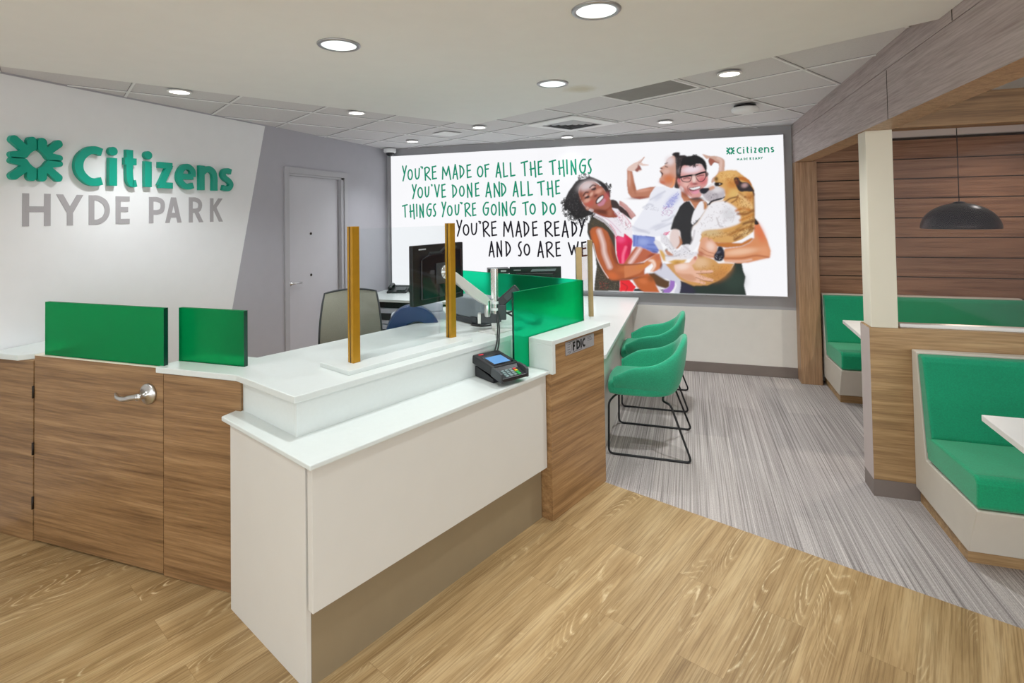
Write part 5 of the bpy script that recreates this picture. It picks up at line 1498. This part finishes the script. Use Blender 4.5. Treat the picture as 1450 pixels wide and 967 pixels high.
m.build('end_cap', M['silver'], la_, bevel=.003)
a0, a1 = Vector((el.x, el.y, 1.165)), Vector((-1.325, 2.850, 1.352))
dd = (a1 - a0)
Ln = dd.length
dd.normalize()
sd_ = Vector((0, 0, 1)).cross(dd).normalized()
upv = dd.cross(sd_)
m = MB(); m.prism([(-.02, -.022), (.05, -.03), (Ln * .5, -.034), (Ln * .55, -.028), (Ln - .03, -.024), (Ln + .01, -.012), (Ln + .01, .016), (Ln - .02, .026), (.03, .024), (-.02, .014)], -.02, .02, frame_mx(a0, dd, upv, dd.cross(upv)))
m.build('spring_arm', M['silver'], ar, bevel=.005)
# reader hanging on the pole
hs = thing('handheld_reader', 'black handheld reader tilted in a holder on the right of the monitor pole', 'scanner', (pb.x + .06, pb.y + .03, 1.12))
hx = Vector((.62, .20, .56)).normalized()
hy = Vector((.35, -.93, .12)).cross(hx).normalized()
hz = hx.cross(hy)
HM = frame_mx((pb.x + .025, pb.y + .012, 1.145), hx, hy, hz)
m = MB(); m.prism(rrect(0, .15, -.027, .027, .014), -.016, .014, HM)
m.build('body', M['black'], hs, bevel=.005, seg=3)
m = MB(); m.prism(rrect(.05, .135, -.018, .018, .006), .0142, .016, HM)
m.build('keypad', M['charcoal'], hs)
m = MB(); m.box(.018, .07, -.02, .02, 1.05, 1.14, frame_mx((pb.x, pb.y, 0), (.95, .3, 0), (-.3, .95, 0), (0, 0, 1)))
m.build('holder', M['charcoal'], hs, bevel=.004)
# cables
def cable(label, pts, r=.003):
    m = MB(); m.tube(catmull(pts, 8), r, 8)
    o = m.build('cable', M['cable'], org=pts[0])
    tag(o, label, 'cable', 'cables at the monitor pole')
T0 = cw(1.215, .165, .925)
cable('black cable dropping from the monitor pole to the payment terminal, left strand', [tuple(cw(1.425, .335, 1.10)), tuple(cw(1.35, .265, 1.035)), tuple(cw(1.275, .20, 1.0)), tuple(cw(1.25, .185, .965)), tuple(cw(1.225, .18, .93)), tuple(cw(1.20, .182, .912))], .0042)
cable('black cable dropping from the monitor pole to the payment terminal, right strand', [tuple(cw(1.435, .34, 1.10)), tuple(cw(1.365, .265, 1.035)), tuple(cw(1.29, .20, 1.0)), tuple(cw(1.268, .183, .965)), tuple(cw(1.245, .176, .93)), tuple(cw(1.222, .178, .912))], .0042)
cable('black cable looping over the counter right of the monitor pole', [tuple(cw(1.475, .385, 1.10)), tuple(cw(1.56, .40, 1.08)), tuple(cw(1.66, .36, 1.02)), tuple(cw(1.70, .28, .996)), tuple(cw(1.86, .32, .996))], .006)
cable('black cable curling on the counter behind the monitor pole', [tuple(cw(1.50, .62, .996)), tuple(cw(1.44, .56, .996)), tuple(cw(1.46, .48, .996)), tuple(cw(1.55, .46, .996)), tuple(cw(1.62, .52, .996))], .005)
cable('short black cable lying at the right corner of the pole base plate', [tuple(cw(1.497, .262, .995)), tuple(cw(1.53, .258, .995)), tuple(cw(1.57, .262, .995))], .006)
cable('black cable tangled against the stepped green screen', [tuple(cw(1.50, .40, 1.07)), tuple(cw(1.62, .45, 1.05)), tuple(cw(1.75, .42, 1.06)), tuple(cw(1.83, .36, 1.02)), tuple(cw(1.78, .28, .997)), tuple(cw(1.66, .24, .997))], .006)

# printer
pr = thing('receipt_printer', 'boxy grey desktop printer behind the right gold post', 'printer', tuple(cw(1.57, .64, ZC)))
RM = CM @ Matrix.Translation((1.575, .655, 0)) @ Matrix.Rotation(math.radians(-8), 4, 'Z')
m = MB(); m.box(-.085, .085, -.15, .15, ZC + .035, ZC + .165, RM)
m.build('body', M['greybox'], pr, bevel=.01, seg=3)
m = MB(); m.box(-.095, .09, -.155, .155, ZC, ZC + .036, RM)
m.build('base', M['charcoal'], pr, bevel=.005)
m = MB(); m.box(-.098, -.085, -.12, -.06, ZC + .012, ZC + .05, RM)
m.build('catch', M['charcoal'], pr, bevel=.003)

# dark-topped device behind the long green screen
dv = thing('desk_device', 'small dark topped device behind the long green screen left of the monitor pole', 'device', (-1.66, 4.42, ZK))
VM = frame_mx((-1.53, 4.23, 0), (.9, .43, 0), (-.43, .9, 0), (0, 0, 1))
m = MB(); m.box(-.085, .085, -.06, .06, ZK, 1.205, VM)
m.build('body', M['lightgrey'], dv, bevel=.006)
m = MB(); m.box(-.09, .09, -.065, .065, 1.205, 1.245, VM)
m.build('cap', M['black'], dv, bevel=.004)
for x0_, x1_ in ((-.075, -.02), (.015, .06)):
    m = MB(); m.box(x0_, x1_, -.067, -.065, 1.218, 1.232, VM)
    m.build('port', M['label_grey'], dv)

# staff work surface with the rounded blue machine
m = MB(); m.box(.35, 1.66, .80, 1.10, .725, .755, CM)
m.build('staff_surface', M['solid'], tc, bevel=.002)
bm_ = thing('cash_machine', 'rounded navy blue and light grey office machine behind the counter below the monitor', 'machine', tuple(cw(1.33, .96, .755)))
BX = frame_mx(cw(1.30, .97, .755), Vector((.86, .5, 0)), Vector((0, 0, 1.34)), Vector((.5, -.86, 0)))
arch = [(-.19, .0), (-.19, .10), (-.165, .175), (-.11, .235), (-.03, .262), (.06, .248), (.13, .21), (.18, .15), (.15, .135), (.09, .165), (.02, .185), (-.05, .165), (-.09, .12), (-.10, .0)]
m = MB(); m.prism(catmull(arch[:8], 4) + catmull(arch[8:], 4), -.02, .07, BX, smooth=True)
m.build('blue_hood', M['blue_plastic'], bm_, bevel=.008)
m = MB(); m.prism(rrect(-.15, .22, .0, .215, .03), -.13, -.02, BX)
m.build('body', M['lightgrey'], bm_, bevel=.01)
m = MB(); m.prism([(.0, .215), (.2, .215), (.2, .255), (.05, .28), (-.0, .26)], -.12, -.03, BX)
m.build('feeder', M['lightgrey'], bm_, bevel=.008)
m = MB(); m.prism([(-.085, .01), (.16, .01), (.15, .12), (.08, .15), (.0, .165), (-.06, .14)], -.018, .03, BX)
m.build('front_plate', M['charcoal'], bm_, bevel=.004)

# credenza in the back corner
cr = thing('credenza', 'white topped low credenza with grey drawers in the back left corner', 'cabinet', (-2.9, 5.6, 0))
m = MB(); m.box(XL + .004, -2.10, 5.25, YB - .07, .732, .76)
m.build('worktop', M['solid'], cr, bevel=.002)
m = MB(); m.box(XL + .01, -2.12, 5.32, YB - .08, .02, .732)
m.build('carcass', M['dark'], cr)
for (x0, x1) in ((-3.40, -3.005),):
    for z0, z1 in ((.485, .655), (.25, .475), (.02, .24)):
        m = MB(); m.box(x0, x1, 5.27, 5.32, z0, z1)
        d_ = m.build('drawer', M['lightgrey'], cr, bevel=.002)
        m = MB(); m.box(x0 + .045, x1 - .045, 5.262, 5.2705, z1 - .125, z1 - .05)
        m.build('recess_pull', M['black'], d_, org=origin_of(d_))
m = MB(); m.box(-3.0, -2.14, 5.27, 5.32, .02, .70)
m.build('end_panel', M['pink_lam'], cr, bevel=.002)
ph = thing('desk_phone', 'black desk telephone on the credenza in the back corner', 'phone', (-3.40, 5.78, .76))
HMX = frame_mx((-3.40, 5.80, .76), Vector((.95, .3, 0)), Vector((-.3, .95, 0)), (0, 0, 1))
m = MB(); m.prism([(-.11, 0), (.09, 0), (.09, .055), (-.11, .02)], -.12, .12, HMX @ Matrix(((0, 0, 1, 0), (1, 0, 0, 0), (0, 1, 0, 0), (0, 0, 0, 1))))
m.build('base', M['black'], ph, bevel=.006)
m = MB(); m.tube(catmull([(-.085, -.09, .055), (-.085, -.06, .075), (-.085, 0, .085), (-.085, .06, .085), (-.085, .10, .07)], 4), [.026] * 3 + [.018] * 11 + [.026] * 3, 12, Mx=HMX)
m.build('handset', M['black'], ph)
m = MB(); m.box(-.01, .10, -.08, .04, .045, .052, HMX @ Matrix.Rotation(math.radians(10), 4, 'X'))
m.build('keypad', M['charcoal'], ph)
m = MB(); m.tube(catmull([(.14, -.05, .012), (.19, .0, .03), (.23, -.05, .05), (.28, -.02, .035), (.25, .05, .015), (.18, .04, .012)], 5), .012, 8, Mx=HMX)
m.build('coiled_cord', M['black'], ph)

# task chair
tk = thing('task_chair', 'grey mesh backed task chair behind the white counter', 'chair', (-2.17, 3.08, 0))
fx_ = Vector((.575, -.818, 0))
sx_ = Vector((.818, .575, 0))
TM = frame_mx((-2.17, 3.08, 0), sx_, -fx_, (0, 0, 1))        # x across, y to the back
def back_pt(u, v):                                          # u -1..1 across, v 0..1 up
    w = .215 + .012 * math.sin(v * PI) - .035 * v
    z = .66 + .51 * v - (.03 * u * u if v > .8 else 0) * (v - .8) * 5
    y = .20 + .10 * v - .05 * math.sin(v * PI) - .045 * (1 - u * u)
    return (u * w, y + .045, z)
m = MB()
rows = [[back_pt(-1 + 2 * i / 14, v / 14) for i in range(15)] for v in range(15)]
m.grid(rows)
rows2 = [[(p[0], p[1] + .006, p[2]) for p in r] for r in rows]
m.grid([r[::-1] for r in rows2])
m.sm = [True] * len(m.f)
mb_ = MB(); mb_.v = [tuple(TM @ Vector(p)) for p in m.v]; mb_.f, mb_.sm, mb_.mi = m.f, m.sm, m.mi
mb_.build('mesh_back', M['mesh_grey'], tk)
edge = [back_pt(-1, v / 14) for v in range(15)] + [back_pt(-1 + 2 * i / 14, 1) for i in range(1, 14)] + [back_pt(1, 1 - v / 14) for v in range(15)] + [back_pt(1 - 2 * i / 14, 0) for i in range(1, 14)]
m = MB(); m.tube([tuple(TM @ Vector((p[0], p[1] + .003, p[2]))) for p in edge], .008, 8, closed=True)
m.build('back_frame', M['charcoal'], tk)
m = MB(); m.prism(rrect(-.24, .24, -.24, .22, .08), .44, .50, TM)
m.build('seat', M['charcoal'], tk, bevel=.02, seg=3)
m = MB(); m.tube([(0, .15, .43), (0, .29, .46), (0, .33, .56), (0, .30, .75)], .018, 10, Mx=TM)
m.build('back_bracket', M['charcoal'], tk)
m = MB(); m.lathe([(.03, .09), (.03, .3), (.022, .3), (.022, .44)], 16, TM)
m.build('gas_column', M['black'], tk)
for k in range(5):
    a = k * 2 * PI / 5 + .3
    m = MB(); m.tube([(0, 0, .10), (.15 * math.cos(a), .15 * math.sin(a), .095), (.28 * math.cos(a), .28 * math.sin(a), .07)], [.025, .02, .014], 8, Mx=TM)
    lg = m.build('leg', M['black'], tk)
    m = MB(); m.lathe([(.0, -.01), (.027, -.01), (.027, .01), (0, .01)], 14, TM @ Matrix.Translation((.28 * math.cos(a), .28 * math.sin(a), .0275)) @ Matrix.Rotation(a, 4, 'Z') @ Matrix.Rotation(PI / 2, 4, 'Y'))
    m.build('caster', M['black'], lg, org=origin_of(lg))

# payment terminal on the ledge
pt = thing('payment_terminal', 'black payment terminal with blue screen and keypad on the lower ledge', 'terminal', tuple(cw(1.125, .075, ZL)))
dn = (E1 * -.20 + E2 * -.98).normalized()
rt_ = (E1 * .98 - E2 * .20).normalized()
TP = frame_mx(cw(1.135, .075, ZL), rt_, -dn, (0, 0, 1))
tilt = TP @ Matrix.Translation((0, .0, .052)) @ Matrix.Rotation(math.radians(9), 4, 'X')
SIDE = Matrix(((0, 0, 1, 0), (1, 0, 0, 0), (0, 1, 0, 0), (0, 0, 0, 1)))
m = MB(); m.prism([(-.06, .0), (.105, .0), (.105, .055), (.085, .055), (-.06, .022)], -.075, .075, TP @ SIDE)
m.build('stand', M['black'], pt, bevel=.003)
m = MB(); m.prism(rrect(-.088, .088, -.062, .122, .012), .0, .044, tilt)
m.build('housing', M['black'], pt, bevel=.006, seg=3)
m = MB(); m.box(-.066, .066, -.048, .07, .0442, .0455, tilt)
m.build('screen_surround', M['black_gloss'], pt)
m = MB(); m.box(-.052, .052, -.036, .052, .0456, .0462, tilt)
m.build('screen', M['screen'], pt)
m = MB(); m.box(-.058, -.028, .095, .108, .0441, .0452, tilt)
m.build('red_badge', M['red'], pt)
m = MB(); m.prism([(-.15, -.005), (-.062, .0), (-.062, .040), (-.085, .026), (-.15, .014)], -.088, .088, tilt @ SIDE)
m.build('keypad_base', M['black'], pt, bevel=.004)
for sgn in (-1, 1):
    m = MB(); m.prism([(-.152, -.006), (-.062, .0), (-.062, .044), (-.11, .046), (-.145, .038)], .076 if sgn > 0 else -.092, .092 if sgn > 0 else -.076, tilt @ SIDE)
    m.build('keypad_shield', M['charcoal'], pt, bevel=.004)
kk = Matrix.Rotation(math.radians(10.5), 4, 'X')
for r_ in range(4):
    for c in range(4):
        x = -.042 + c * .026
        y = -.093 - r_ * .0145
        z = .0262 + (y + .085) * .185
        mat = M['key_grey'] if c < 3 else (M['red'], M['key_y'], M['key_g'], M['key_g'])[r_]
        m = MB(); m.box(x - .009, x + .009, y - .0052, y + .0052, z - .004, z + .0045, tilt)
        m.build('key', mat, pt, bevel=.001, seg=1)

cp = MB(); cp.prism(rrect(-.115, .115, -.115, .115, .01), -.004, .004, frame_mx((PLATE[0], PLATE[1], ZT), (ga.x, ga.y, 0), (gb.x, gb.y, 0), (0, 0, 1)))
o = cp.build('ceiling_plate', M['tbar'], bevel=.002, org=(PLATE[0], PLATE[1], ZT))
tag(o, 'flat white square plate in the board ceiling left of the square vent', 'plate')
